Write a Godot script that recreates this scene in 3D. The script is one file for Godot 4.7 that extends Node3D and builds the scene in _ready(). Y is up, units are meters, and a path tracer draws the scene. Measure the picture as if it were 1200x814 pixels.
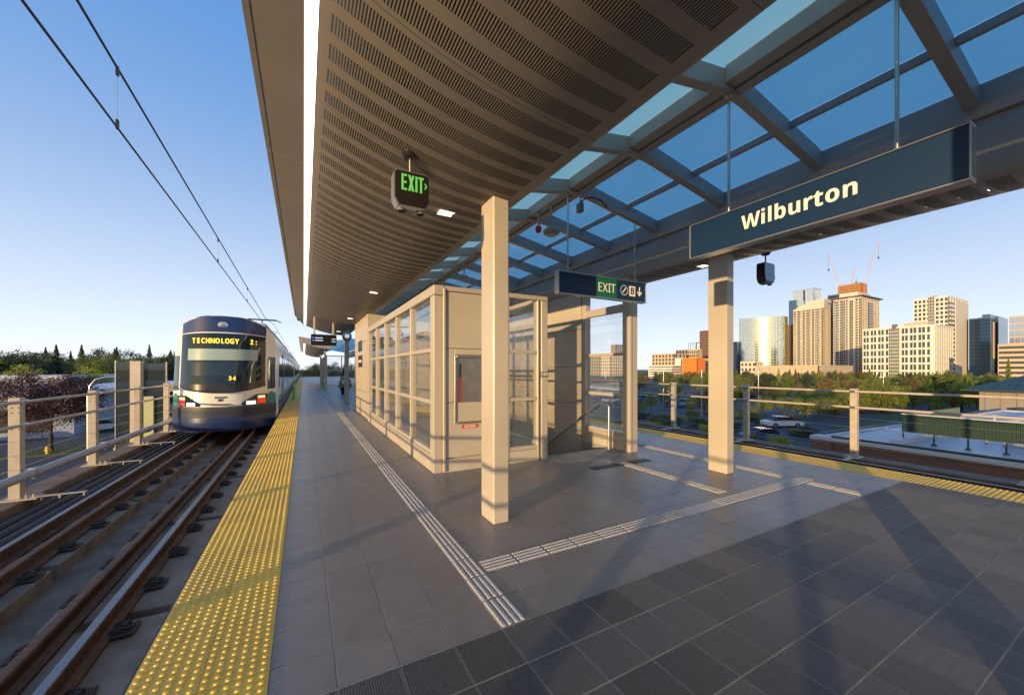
extends Node3D
# Elevated light rail platform at sunset. x across the platform, -z along the track, metres. Platform floor at y = 0.

const SUN_DIR := Vector3(0.885, -0.083, -0.460)
const TILE := 0.3085
const GROUND := -6.0
var M := {}
var used := {}
var rng := RandomNumberGenerator.new()

# ------------------------------------------------------------------ mesh builder
class MB:
	var v := PackedVector3Array()
	var n := PackedVector3Array()
	func tri(a: Vector3, b: Vector3, c: Vector3) -> void:
		var m := (c - a).cross(b - a).normalized()
		v.append(a); v.append(b); v.append(c)
		n.append(m); n.append(m); n.append(m)
	func quad(a: Vector3, b: Vector3, c: Vector3, d: Vector3) -> void:
		tri(a, b, c); tri(a, c, d)
	func squad(a: Vector3, b: Vector3, c: Vector3, d: Vector3, na: Vector3, nb: Vector3, nc: Vector3, nd: Vector3) -> void:
		for p in [a, b, c, a, c, d]: v.append(p)
		for p in [na, nb, nc, na, nc, nd]: n.append(p)
	func box(c: Vector3, s: Vector3) -> void:
		var h := s * 0.5
		var p := []
		for i in 8: p.append(c + Vector3(h.x if i & 1 else -h.x, h.y if i & 2 else -h.y, h.z if i & 4 else -h.z))
		quad(p[0], p[1], p[3], p[2]); quad(p[4], p[6], p[7], p[5])
		quad(p[0], p[2], p[6], p[4]); quad(p[1], p[5], p[7], p[3])
		quad(p[0], p[4], p[5], p[1]); quad(p[2], p[3], p[7], p[6])
	# quad or triangle turned so that it faces away from a point
	func away(q: Array, from: Vector3) -> void:
		var m: Vector3 = (q[2] - q[0]).cross(q[1] - q[0])
		if m.dot(q[0] - from) < 0: q.reverse()
		if q.size() == 4: quad(q[0], q[1], q[2], q[3])
		else: tri(q[0], q[1], q[2])
	func span(a: Vector3, b: Vector3) -> void:
		box((a + b) * 0.5, (b - a).abs())
	# box with chamfered edges
	func bbox(c: Vector3, s: Vector3, b: float) -> void:
		var h := s * 0.5
		for ax in 3:
			for sg in [-1.0, 1.0]:
				var u := (ax + 1) % 3
				var w := (ax + 2) % 3
				var q := []
				for k in [[-1, -1], [1, -1], [1, 1], [-1, 1]]:
					var p := Vector3.ZERO
					p[ax] = sg * h[ax]; p[u] = k[0] * (h[u] - b); p[w] = k[1] * (h[w] - b)
					q.append(c + p)
				away(q, c)
		for ax in 3:
			var u := (ax + 1) % 3
			var w := (ax + 2) % 3
			for su in [-1.0, 1.0]:
				for sw in [-1.0, 1.0]:
					var q := []
					for k in [[-1, 0], [1, 0], [1, 1], [-1, 1]]:
						var p := Vector3.ZERO
						p[ax] = k[0] * (h[ax] - b)
						p[u] = su * (h[u] - (b if k[1] else 0.0)); p[w] = sw * (h[w] - (0.0 if k[1] else b))
						q.append(c + p)
					away(q, c)
		for i in 8:
			var sx := 1.0 if i & 1 else -1.0
			var sy := 1.0 if i & 2 else -1.0
			var sz := 1.0 if i & 4 else -1.0
			var p0 := c + Vector3(sx * h.x, sy * (h.y - b), sz * (h.z - b))
			var p1 := c + Vector3(sx * (h.x - b), sy * h.y, sz * (h.z - b))
			var p2 := c + Vector3(sx * (h.x - b), sy * (h.y - b), sz * h.z)
			away([p0, p1, p2], c)
	func bspan(a: Vector3, b: Vector3, r: float) -> void:
		bbox((a + b) * 0.5, (b - a).abs(), r)
	# polygon in xy (counter-clockwise seen from +z) extruded from z0 to z1
	func prism_z(given: PackedVector2Array, z0: float, z1: float) -> void:
		var poly := given.duplicate()
		var m := poly.size()
		var area := 0.0
		for i in m: area += poly[i].cross(poly[(i + 1) % m])
		if area < 0.0: poly.reverse()
		for i in m:
			var a := poly[i]
			var b := poly[(i + 1) % m]
			quad(Vector3(a.x, a.y, z1), Vector3(b.x, b.y, z1), Vector3(b.x, b.y, z0), Vector3(a.x, a.y, z0))
		var ix := Geometry2D.triangulate_polygon(poly)
		for k in range(0, ix.size(), 3):
			var a := poly[ix[k]]
			var b := poly[ix[k + 1]]
			var c := poly[ix[k + 2]]
			if (b - a).cross(c - a) > 0:
				var t := b
				b = c
				c = t
			tri(Vector3(a.x, a.y, z1), Vector3(b.x, b.y, z1), Vector3(c.x, c.y, z1))
			tri(Vector3(a.x, a.y, z0), Vector3(c.x, c.y, z0), Vector3(b.x, b.y, z0))
	func tube(pts: Array, r: float, sides := 10, caps := true) -> void:
		var rings := []
		var up := Vector3.UP
		for i in pts.size():
			var d: Vector3 = (pts[mini(i + 1, pts.size() - 1)] - pts[maxi(i - 1, 0)]).normalized()
			var a := up if absf(d.dot(up)) < 0.95 else Vector3.RIGHT
			var s := d.cross(a).normalized()
			var t := s.cross(d).normalized()
			var ring := []
			for k in sides:
				var th := TAU * k / sides
				ring.append(s * cos(th) + t * sin(th))
			rings.append(ring)
		for i in pts.size() - 1:
			for k in sides:
				var j := (k + 1) % sides
				var a: Vector3 = rings[i][k]
				var b: Vector3 = rings[i][j]
				var c: Vector3 = rings[i + 1][j]
				var d: Vector3 = rings[i + 1][k]
				squad(pts[i] + a * r, pts[i] + b * r, pts[i + 1] + c * r, pts[i + 1] + d * r, a, b, c, d)
		if caps:
			for e in [0, pts.size() - 1]:
				for k in range(1, sides - 1):
					var a: Vector3 = pts[e] + rings[e][0] * r
					var b: Vector3 = pts[e] + rings[e][k] * r
					var c: Vector3 = pts[e] + rings[e][k + 1] * r
					if e == 0: tri(a, c, b)
					else: tri(a, b, c)
	func cyl(a: Vector3, b: Vector3, r: float, sides := 12) -> void:
		tube([a, b], r, sides, true)
	# profile of [radius, height] turned about a vertical axis through c
	func lathe(prof: Array, c: Vector3, sides := 16) -> void:
		for i in prof.size() - 1:
			for k in sides:
				var t0 := TAU * k / sides
				var t1 := TAU * (k + 1) / sides
				var d0 := Vector3(cos(t0), 0, sin(t0))
				var d1 := Vector3(cos(t1), 0, sin(t1))
				var p: Array = prof[i]
				var q: Array = prof[i + 1]
				quad(c + d0 * p[0] + Vector3.UP * p[1], c + d1 * p[0] + Vector3.UP * p[1], c + d1 * q[0] + Vector3.UP * q[1], c + d0 * q[0] + Vector3.UP * q[1])
	func mesh() -> ArrayMesh:
		var a := []
		a.resize(Mesh.ARRAY_MAX)
		a[Mesh.ARRAY_VERTEX] = v
		a[Mesh.ARRAY_NORMAL] = n
		var m := ArrayMesh.new()
		m.add_surface_from_arrays(Mesh.PRIMITIVE_TRIANGLES, a)
		return m

# ------------------------------------------------------------------ nodes
func numbered(called: String, parent: Node) -> String:
	var key := "%d/%s" % [parent.get_instance_id(), called]
	var k: int = used.get(key, 0)
	used[key] = k + 1
	return called if k == 0 else "%s_%03d" % [called, k]

func obj(called: String, what, m: Material, parent: Node = null) -> MeshInstance3D:
	var o := MeshInstance3D.new()
	var p: Node = parent if parent else self
	o.name = numbered(called, p)
	o.mesh = what.mesh() if what is MB else what
	o.material_override = m
	p.add_child(o, true)
	return o

func tag(o: Node, label: String, category: String, group := "") -> Node:
	o.set_meta("label", label)
	o.set_meta("category", category)
	if group: o.set_meta("group", group)
	return o

func thing(called: String, label: String, category: String, at := Vector3.ZERO, turn := 0.0, group := "") -> Node3D:
	var o := Node3D.new()
	o.name = numbered(called, self)
	add_child(o)
	o.position = at
	o.rotation.y = turn
	tag(o, label, category, group)
	return o

func setting(o: Node) -> Node:
	o.set_meta("kind", "structure")
	return o

func stuff(o: Node) -> Node:
	o.set_meta("kind", "stuff")
	return o

func copy_of(o: Node3D, called: String, label: String, at: Vector3, turn := 0.0, size := Vector3.ONE) -> Node3D:
	var c: Node3D = o.duplicate()
	c.name = numbered(called, self)
	add_child(c)
	c.position = at
	c.rotation.y = turn
	c.scale = size
	if label: c.set_meta("label", label)
	return c

func V(x: float, y: float, z: float) -> Vector3:
	return Vector3(x, y, z)

# ------------------------------------------------------------------ materials
func mat(r: float, g: float, b: float, rough := 0.6, metal := 0.0) -> StandardMaterial3D:
	var m := StandardMaterial3D.new()
	m.albedo_color = Color(r, g, b).linear_to_srgb()
	m.roughness = rough
	m.metallic = metal
	return m

func noise_img(sd: int, freq: float, fine: float, size := 256) -> PackedFloat32Array:
	var f := FastNoiseLite.new()
	f.seed = sd
	f.frequency = freq
	f.fractal_octaves = 5
	var a := f.get_seamless_image(size, size).get_data()
	var g := FastNoiseLite.new()
	g.seed = sd + 77
	g.frequency = 0.35
	g.fractal_octaves = 2
	var b := g.get_seamless_image(size, size).get_data()
	var out := PackedFloat32Array()
	out.resize(size * size)
	for i in size * size:
		out[i] = (1.0 - fine) * a[i] / 255.0 + fine * b[i] / 255.0
	return out

# two-tone grain, mapped over all three axes in world space
func grain(ca: Vector3, cb: Vector3, tile_m: float, rough := 0.7, sd := 1, freq := 0.02, fine := 0.35, bump := 0.0, metal := 0.0) -> StandardMaterial3D:
	var size := 256
	var a := noise_img(sd, freq, fine, size)
	var bytes := PackedByteArray()
	bytes.resize(size * size * 3)
	for i in size * size:
		var t := clampf((a[i] - 0.25) * 2.0, 0.0, 1.0)
		var c := Color(lerpf(ca.x, cb.x, t), lerpf(ca.y, cb.y, t), lerpf(ca.z, cb.z, t)).linear_to_srgb()
		bytes[i * 3] = int(c.r * 255.0); bytes[i * 3 + 1] = int(c.g * 255.0); bytes[i * 3 + 2] = int(c.b * 255.0)
	var im := Image.create_from_data(size, size, false, Image.FORMAT_RGB8, bytes)
	var m := StandardMaterial3D.new()
	m.albedo_texture = ImageTexture.create_from_image(im)
	m.uv1_triplanar = true
	m.uv1_world_triplanar = true
	m.uv1_scale = Vector3.ONE / tile_m
	m.roughness = rough
	m.metallic = metal
	if bump > 0.0:
		var hb := PackedByteArray()
		hb.resize(size * size)
		for i in size * size: hb[i] = int(clampf(a[i], 0, 1) * 255.0)
		m.heightmap_enabled = true
		m.heightmap_texture = ImageTexture.create_from_image(Image.create_from_data(size, size, false, Image.FORMAT_L8, hb))
		m.heightmap_scale = bump
	return m

func glass(r: float, g: float, b: float, alpha: float, metal := 0.0, rough := 0.02) -> StandardMaterial3D:
	var m := mat(r, g, b, rough, metal)
	m.albedo_color.a = alpha
	m.transparency = BaseMaterial3D.TRANSPARENCY_ALPHA
	return m

func glow(r: float, g: float, b: float, e: float) -> StandardMaterial3D:
	var m := mat(0.05 + r * 0.3, 0.05 + g * 0.3, 0.05 + b * 0.3, 0.5)
	m.emission_enabled = true
	m.emission = Color(r, g, b).linear_to_srgb()
	m.emission_energy_multiplier = e
	return m

func materials() -> void:
	M.panel = grain(V(0.44, 0.392, 0.315), V(0.49, 0.437, 0.352), 1.7, 0.36, 3, 0.006, 0.12)
	M.frame = mat(0.42, 0.38, 0.315, 0.33)
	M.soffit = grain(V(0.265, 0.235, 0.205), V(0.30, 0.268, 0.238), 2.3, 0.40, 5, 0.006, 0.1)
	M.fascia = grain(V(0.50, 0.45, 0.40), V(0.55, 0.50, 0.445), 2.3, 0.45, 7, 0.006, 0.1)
	M.steel = grain(V(0.33, 0.32, 0.31), V(0.375, 0.365, 0.355), 2.1, 0.4, 6, 0.006, 0.15)
	M.shaded_backing = mat(0.085, 0.08, 0.078, 0.85)  # tone darkened so the cavity behind the soffit slots looks in shade
	M.duct = mat(0.42, 0.27, 0.11, 0.7)
	M.roofing = mat(0.32, 0.32, 0.32, 0.6)
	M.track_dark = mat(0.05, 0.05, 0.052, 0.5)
	M.alu = mat(0.55, 0.55, 0.55, 0.3, 0.9)
	M.dark = mat(0.02, 0.02, 0.022, 0.45)
	M.tile = []
	for k in 4:
		var t := 0.178 + 0.006 * k
		M.tile.append(grain(V(t * 1.01, t * 0.94, t * 0.92), V(t * 1.19, t * 1.11, t * 1.08), 0.7, 0.36 + 0.02 * k, 11 + k, 0.012, 0.45))
	M.ribbed = []
	for k in 3:
		var t := 0.056 + 0.009 * k
		M.ribbed.append(grain(V(t, t * 0.98, t), V(t * 2.1, t * 2.08, t * 2.12), 0.45, 0.38, 21 + k, 0.05, 0.65))
	M.grout = grain(V(0.24, 0.225, 0.205), V(0.34, 0.32, 0.29), 0.5, 0.9, 31)
	M.grout_light = grain(V(0.23, 0.21, 0.185), V(0.34, 0.31, 0.27), 1.6, 0.9, 34)
	M.guide = grain(V(0.42, 0.40, 0.375), V(0.66, 0.63, 0.59), 0.25, 0.6, 32, 0.03, 0.4)
	M.guide_base = grain(V(0.24, 0.235, 0.23), V(0.46, 0.44, 0.42), 0.25, 0.6, 33, 0.03, 0.4)
	M.yellow = []
	for k in 3:
		var t := 1.0 - 0.06 * k
		M.yellow.append(grain(V(0.72 * t, 0.475 * t, 0.055), V(0.84 * t, 0.575 * t, 0.09), 0.6, 0.55, 41 + k, 0.02, 0.4))
	M.concrete = grain(V(0.17, 0.132, 0.095), V(0.32, 0.265, 0.20), 1.6, 0.85, 51, 0.012, 0.4)
	M.deck = grain(V(0.125, 0.088, 0.058), V(0.25, 0.195, 0.14), 1.9, 0.9, 52, 0.014, 0.4)
	M.rust = grain(V(0.048, 0.026, 0.014), V(0.15, 0.075, 0.033), 0.5, 0.62, 53, 0.02, 0.4)
	M.railhead = mat(0.24, 0.235, 0.24, 0.4, 0.8)
	M.clip = grain(V(0.03, 0.024, 0.02), V(0.08, 0.06, 0.045), 0.2, 0.7, 54, 0.03, 0.4)
	M.pipe_black = mat(0.014, 0.014, 0.016, 0.55)
	M.pipe_grey = grain(V(0.30, 0.30, 0.30), V(0.40, 0.40, 0.39), 0.8, 0.5, 55, 0.02, 0.3)
	M.post = grain(V(0.42, 0.365, 0.28), V(0.50, 0.44, 0.35), 0.9, 0.5, 56, 0.015, 0.3)
	M.navy = mat(0.003, 0.025, 0.078, 0.42)
	M.white_text = mat(0.85, 0.82, 0.74, 0.5)
	M.green = mat(0.006, 0.13, 0.062, 0.35)
	M.pane = glass(0.30, 0.38, 0.40, 0.015, 0.06, 0.01)
	M.roofglass = glass(0.40, 0.84, 0.95, 0.58, 0.0, 0.10)
	M.roofglass.backlight_enabled = true
	M.roofglass.backlight = Color(0.6, 0.95, 1.0).linear_to_srgb()
	M.stainless = grain(V(0.26, 0.235, 0.20), V(0.33, 0.30, 0.26), 0.6, 0.32, 57, 0.01, 0.3, 0.0, 0.7)
	M.red = mat(0.55, 0.02, 0.015, 0.4)
	M.black_plastic = mat(0.016, 0.015, 0.015, 0.35)
	M.grey_plastic = mat(0.15, 0.15, 0.165, 0.3)
	M.smoked = mat(0.10, 0.16, 0.24, 0.12, 0.7)
	M.exit_green = glow(0.14, 0.80, 0.12, 0.28)
	M.led = glow(1.0, 0.96, 0.88, 3.0)
	M.downlight = glow(1.0, 0.82, 0.55, 1.6)
	M.amber = glow(1.0, 0.55, 0.02, 1.3)
	M.asphalt = grain(V(0.045, 0.047, 0.052), V(0.075, 0.078, 0.085), 6.0, 0.85, 61, 0.02, 0.4)
	M.paving = grain(V(0.24, 0.23, 0.22), V(0.34, 0.33, 0.31), 3.0, 0.85, 62)
	M.paint = mat(0.62, 0.62, 0.60, 0.7)
	M.grass = grain(V(0.035, 0.055, 0.016), V(0.09, 0.115, 0.035), 5.0, 0.95, 63, 0.02, 0.5)
	M.land = grain(V(0.05, 0.06, 0.03), V(0.13, 0.125, 0.085), 60.0, 0.95, 64, 0.02, 0.5)
	M.membrane = grain(V(0.40, 0.41, 0.42), V(0.56, 0.565, 0.57), 9.0, 0.45, 65, 0.012, 0.15)
	M.coping = mat(0.50, 0.50, 0.49, 0.5)
	M.bricks = grain(V(0.12, 0.068, 0.05), V(0.20, 0.125, 0.095), 0.9, 0.9, 66, 0.03, 0.5)
	M.screen_green = mat(0.022, 0.05, 0.036, 0.5)
	M.bark = mat(0.06, 0.045, 0.033, 0.9)

func _ready() -> void:
	rng.seed = 4207
	camera_and_light()
	materials()
	ground_level()
	platform()
	guideway(false)
	guideway(true)
	canopy()
	enclosure()
	railings()
	signs()
	train()
	overhead_wires()
	far_platform()
	roof_building()
	city()
	left_district()
	greenery()
	street_things()

func camera_and_light() -> void:
	var cam := Camera3D.new()
	cam.name = "camera"
	add_child(cam)
	cam.position = V(0, 1.6, 0)
	cam.rotation = Vector3(0, deg_to_rad(-28.672), 0)
	cam.near = 0.05
	cam.far = 9000.0
	cam.projection = Camera3D.PROJECTION_FRUSTUM
	cam.size = 814.0 / 446.2 * cam.near
	cam.frustum_offset = Vector2(0, 26.0 / 446.2 * cam.near)
	cam.current = true
	var sky := ProceduralSkyMaterial.new()
	sky.sky_top_color = Color(0.045, 0.165, 0.405).linear_to_srgb()
	sky.sky_horizon_color = Color(0.60, 0.650, 0.685).linear_to_srgb()
	sky.sky_curve = 0.205
	sky.ground_bottom_color = Color(0.10, 0.095, 0.085).linear_to_srgb()
	sky.ground_horizon_color = Color(0.25, 0.27, 0.29).linear_to_srgb()
	sky.sun_angle_max = 62.0
	sky.sun_curve = 0.5
	var env := Environment.new()
	env.background_mode = Environment.BG_SKY
	env.sky = Sky.new()
	env.sky.sky_material = sky
	env.tonemap_mode = Environment.TONE_MAPPER_LINEAR
	env.tonemap_exposure = 1.75
	env.sdfgi_enabled = true
	env.ssao_enabled = true
	env.ssil_enabled = true
	var we := WorldEnvironment.new()
	we.name = "world"
	we.environment = env
	add_child(we)
	var sun := DirectionalLight3D.new()
	sun.name = "sun"
	add_child(sun)
	sun.look_at_from_position(Vector3.ZERO, SUN_DIR)
	sun.light_color = Color(1.0, 0.68, 0.34).linear_to_srgb()
	sun.light_energy = 1.12
	sun.light_angular_distance = 0.55
	sun.shadow_enabled = true

# ------------------------------------------------------------------ ground
func ground_level() -> void:
	var g := MB.new()
	g.box(V(0, GROUND - 1.0, 0), V(14000, 2.0, 14000))
	setting(obj("ground", g, M.land))
	var r := MB.new()
	r.span(V(13.5, GROUND - 0.5, -120), V(80, GROUND + 0.004, -24))
	r.span(V(13.5, GROUND - 0.5, -24), V(60, GROUND + 0.004, -9))
	setting(obj("parking_lot", r, M.asphalt))
	r = MB.new()
	r.span(V(60.01, GROUND - 0.5, -23.99), V(99.9, GROUND + 0.06, 60))
	setting(obj("lawn", r, M.grass))
	r = MB.new()
	r.span(V(100, GROUND - 0.5, -400), V(118, GROUND + 0.008, 200))
	setting(obj("road", r, M.asphalt))
	r = MB.new()
	r.span(V(-46, GROUND - 0.5, -140), V(-9.0, GROUND + 0.004, 30))
	setting(obj("road", r, M.asphalt))
	r = MB.new()
	r.span(V(-9.0, GROUND - 0.5, -140), V(-6.2, GROUND + 0.13, 30))
	setting(obj("pavement", r, M.paving))
	r = MB.new()
	r.span(V(-6.2, GROUND - 0.5, -140), V(-3.0, GROUND + 0.10, 30))
	setting(obj("grass_verge", r, M.grass))
	# painted markings
	r = MB.new()
	for k in 26: r.span(V(-27.6, GROUND + 0.005, -70 + k * 3.4), V(-27.4, GROUND + 0.009, -68.2 + k * 3.4))
	stuff(obj("lane_marking", r, M.paint))
	r = MB.new()
	for row in 4:
		for k in 15:
			var z := -92.0 + k * 2.7
			r.span(V(26 + row * 17, GROUND + 0.005, z), V(31 + row * 17, GROUND + 0.009, z + 0.12))
	for k in 9: r.span(V(20 + k * 7, GROUND + 0.005, -33.4), V(23.4 + k * 7, GROUND + 0.009, -33.25))
	stuff(obj("parking_marking", r, M.paint))

# ------------------------------------------------------------------ platform
func seen_floor(x: float, z: float) -> float:
	# depth along the view if a floor point falls in the photograph, else -1
	var s := sin(deg_to_rad(28.672))
	var c := cos(deg_to_rad(28.672))
	var fw := x * s - z * c
	if fw < 0.7: return -1.0
	var px := 600.0 + 446.2 * (x * c + z * s) / fw
	var py := 433.0 + 446.2 * 1.6 / fw
	return fw if px > -30 and px < 1230 and py < 860 else -1.0

func covered(x: float, z: float) -> bool:
	if x > 1.70 and x < 3.86 and z < -5.62 and z > -16.3: return true
	if x > 3.8 and x < 5.74 and z < -5.62 and z > -13.0: return true
	return false

func tile_mesh(w: float, l: float) -> ArrayMesh:
	var m := MB.new()
	var b := 0.0018
	var hx := w / 2
	var hz := l / 2
	m.quad(V(-hx + b, 0, -hz + b), V(hx - b, 0, -hz + b), V(hx - b, 0, hz - b), V(-hx + b, 0, hz - b))
	var t := [V(-hx + b, 0, -hz + b), V(hx - b, 0, -hz + b), V(hx - b, 0, hz - b), V(-hx + b, 0, hz - b)]
	var u := [V(-hx, -b, -hz), V(hx, -b, -hz), V(hx, -b, hz), V(-hx, -b, hz)]
	for i in 4:
		var j := (i + 1) % 4
		m.away([t[i], t[j], u[j], u[i]], V(0, -0.05, 0))
		m.away([u[i], u[j], u[j] - V(0, 0.014, 0), u[i] - V(0, 0.014, 0)], V(0, -0.05, 0))
	return m.mesh()

func ribbed_mesh() -> ArrayMesh:
	var m := MB.new()
	var w := TILE - 0.010
	var h := w / 2
	var ribs := 22
	var e := 0.006
	var p := (w - 2 * e) / ribs
	var y := -0.004
	for q in [[-h, -h + e], [h - e, h]]: m.quad(V(q[0], 0, -h), V(q[1], 0, -h), V(q[1], 0, h), V(q[0], 0, h))
	for k in ribs:
		var x := -h + e + k * p
		m.quad(V(x, 0, -h), V(x + p * 0.15, y, -h), V(x + p * 0.15, y, h), V(x, 0, h))
		m.quad(V(x + p * 0.15, y, -h), V(x + p * 0.5, y, -h), V(x + p * 0.5, y, h), V(x + p * 0.15, y, h))
		m.quad(V(x + p * 0.5, y, -h), V(x + p * 0.65, 0, -h), V(x + p * 0.65, 0, h), V(x + p * 0.5, y, h))
		m.quad(V(x + p * 0.65, 0, -h), V(x + p, 0, -h), V(x + p, 0, h), V(x + p * 0.65, 0, h))
	for s in [-1, 1]:
		m.away([V(-h, 0, s * h), V(h, 0, s * h), V(h, -0.014, s * h), V(-h, -0.014, s * h)], V(0, -0.005, 0))
		m.away([V(s * h, 0, -h), V(s * h, 0, h), V(s * h, -0.014, h), V(s * h, -0.014, -h)], V(0, -0.005, 0))
	return m.mesh()

func dome_mesh() -> ArrayMesh:
	var m := MB.new()
	var w := TILE - 0.003
	var h := w / 2
	m.quad(V(-h, 0.002, -h), V(h, 0.002, -h), V(h, 0.002, h), V(-h, 0.002, h))
	for s in [-1, 1]:
		m.away([V(-h, 0.002, s * h), V(h, 0.002, s * h), V(h, -0.012, s * h), V(-h, -0.012, s * h)], V(0, -0.005, 0))
		m.away([V(s * h, 0.002, -h), V(s * h, 0.002, h), V(s * h, -0.012, h), V(s * h, -0.012, -h)], V(0, -0.005, 0))
	var p := w / 6.0
	for i in 6:
		for j in 6:
			m.lathe([[0.0155, 0.0021], [0.0138, 0.0062], [0.0105, 0.0084], [0.0, 0.0092]], V(-h + (i + 0.5) * p, 0, -h + (j + 0.5) * p), 8)
	return m.mesh()

func guide_mesh(w: float, l: float) -> ArrayMesh:
	# bars run along z
	var m := MB.new()
	m.bbox(V(0, -0.006, 0), V(w, 0.014, l), 0.002)
	return m.mesh()

func guide_tile(gm: ArrayMesh, bars: ArrayMesh, bed: Node, at: Vector3, turn: float) -> void:
	var o := obj("guide_tile", gm, M.guide_base, bed)
	o.position = at
	o.rotation.y = turn
	obj("raised_bars", bars, M.guide, o)

func bar_mesh(w: float, l: float) -> ArrayMesh:
	var m := MB.new()
	for k in 4:
		var x := (k - 1.5) * w * 0.26
		m.bbox(V(x, 0.0035, 0), V(0.021, 0.009, l - 0.010), 0.003)
	return m.mesh()

func platform() -> void:
	var x0 := -0.16 - 2 * TILE
	var x1 := -0.16 + 27 * TILE
	var zf := -100.0
	var zn := 14.0
	var b := MB.new()
	var top := -0.003
	b.span(V(x0 + 0.03, -1.2, zf), V(3.86, top, -5.90))
	b.span(V(5.52, -1.2, -13.0), V(x1 - 0.03, top, -5.90))
	b.span(V(3.86, -1.2, zf), V(x1 - 0.03, top, -13.0))
	b.span(V(x0 + 0.03, -1.2, -5.90), V(x1 - 0.03, top, zn))
	var bed := obj("platform_floor", b, M.grout)
	setting(bed)
	var e := MB.new()
	e.span(V(x0 - 0.012, -0.09, zf), V(x0 + 0.002, -0.001, zn))
	e.span(V(x1 - 0.002, -0.09, zf), V(x1 + 0.012, -0.001, zn))
	obj("edge_strip", e, M.dark, bed)
	var w := TILE - 0.005
	var mt := tile_mesh(w, w)
	var spots := []
	var rest := []
	for i in 25:
		var x := -0.16 + (i + 0.5) * TILE
		for j in range(0, 300):
			var z := -2.09 - (j + 0.5) * TILE
			if z < -92.0: break
			if i == 4 and z > -60.0: continue           # column that holds the guide strip
			if covered(x, z): continue
			if j == 2 and x > 1.25 and x < 6.3: continue  # row that holds the cross guide strip
			if i == 15 and j >= 3 and z > -4.9: continue
			if i == 20 and j >= 3 and z > -14.0: continue
			var d := seen_floor(x, z)
			if d > 0: spots.append([d, x, z])
			else: rest.append([d, x, z])
	spots.sort_custom(func(p, q): return p[0] < q[0])
	for k in spots.size():
		var s: Array = spots[k]
		if k >= 300:
			rest.append(s)
			continue
		var o := obj("floor_tile", mt, M.tile[(k * 7 + k / 5) % 4], bed)
		o.position = V(s[1], rng.randf_range(-0.0006, 0.0006), s[2])
	var r := MB.new()
	for s in rest:
		if s[2] < -60: r.span(V(s[1] - w / 2, -0.012, s[2] - w / 2), V(s[1] + w / 2, 0, s[2] + w / 2))
		else: r.bbox(V(s[1], -0.006, s[2]), V(w, 0.012, w), 0.0016)
	for i in 25:
		for j in 36:
			var z := 1.0 + (j + 0.5) * TILE + 0.0
			r.bbox(V(-0.16 + (i + 0.5) * TILE, -0.006, z), V(w, 0.012, w), 0.0016)
	stuff(obj("distant_tile", r, M.tile[1], bed))
	# dark ribbed field
	var rm := ribbed_mesh()
	for j in 10:
		var z := -2.09 + (j + 0.5) * TILE
		for i in 25:
			var x := -0.16 + (i + 0.5) * TILE
			if seen_floor(x, z - 0.1) < 0 and seen_floor(x + 0.3, z - 0.2) < 0 and z > -0.9 - 0.0 and x < 7.0: continue
			var o := obj("ribbed_tile", rm, M.ribbed[(i * 5 + j * 3 + (i * j) % 4) % 3], bed)
			o.position = V(x, 0.003, z)
	for j in 10:
		var jm := MB.new()
		jm.span(V(-0.155, -0.004, -2.09 + j * TILE - 0.0055), V(-0.16 + 25 * TILE, 0.0024, -2.09 + j * TILE + 0.0055))
		obj("grout_line", jm, M.grout_light, bed)
	var jl := MB.new()
	for i in 25: jl.span(V(-0.16 + i * TILE - 0.003, -0.004, -2.08), V(-0.16 + i * TILE + 0.003, 0.0012, 1.0))
	stuff(obj("cross_grout", jl, M.grout, bed))
	# yellow warning strips
	var dm := dome_mesh()
	for side in 2:
		var xs := x0 if side == 0 else x1 - 2 * TILE
		var zs := -1.78 if side == 0 else 0.3
		var zend := 80 if side == 0 else 50
		for i in 2:
			for j in zend:
				var o := obj("tactile_tile", dm, M.yellow[(i + j * 2 + j / 3) % 3], bed)
				o.position = V(xs + (i + 0.5) * TILE, 0, zs - (j + 0.5) * TILE)
		var far := MB.new()
		far.span(V(xs, -0.012, -92), V(xs + 2 * TILE, 0.002, zs - zend * TILE))
		far.span(V(xs, -0.012, zs), V(xs + 2 * TILE, 0.002, zn))
		obj("tactile_run", far, M.yellow[0], bed)
	# guide strips of three raised bars
	var gm := guide_mesh(0.178, TILE - 0.009)
	var bars := bar_mesh(0.178, TILE - 0.014)
	var nm := tile_mesh(TILE - 0.178 - 0.005, w)
	for j in 190:
		var z := -2.09 - (j + 0.5) * TILE
		if z < -60: break
		if j < 96:
			guide_tile(gm, bars, bed, V(1.074 + 0.089, 0.001, z), 0.0)
		else: continue
		var n := obj("narrow_tile", nm, M.tile[j % 4], bed)
		n.position = V(1.074 + 0.178 + (TILE - 0.178) / 2, 0, z)
	var fillers := MB.new()
	fillers.span(V(1.074, -0.012, -60), V(1.38, 0, -2.09 - 96 * TILE))
	obj("tile_run", fillers, M.tile[2], bed)
	var k := 0
	var x := 1.262
	while x < 6.2:
		var plain := x > 3.60 and x < 4.1
		var where := V(x + TILE / 2, 0.001, -2.707 - 0.03 - 0.089)
		if plain: obj("plain_tile", tile_mesh(TILE - 0.004, 0.178), M.guide, bed).position = where
		else: guide_tile(gm, bars, bed, where, PI / 2)
		k += 1
		x += TILE
	var row := MB.new()
	row.bspan(V(1.39, -0.012, -2.7085), V(6.32, 0, -2.734), 0.0015)
	row.bspan(V(1.39, -0.012, -2.921), V(6.32, 0, -3.0145), 0.0015)
	obj("cut_tile", row, M.tile[1], bed)
	for q in [[4.70, -3.018, 6], [6.19, -3.018, 24], [6.19, -2.10, -2]]:
		for j in absi(q[2]):
			var z: float = q[1] - (j + 0.5) * TILE
			guide_tile(gm, bars, bed, V(q[0] + 0.089, 0.001, z), 0.0)
	row = MB.new()
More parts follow.
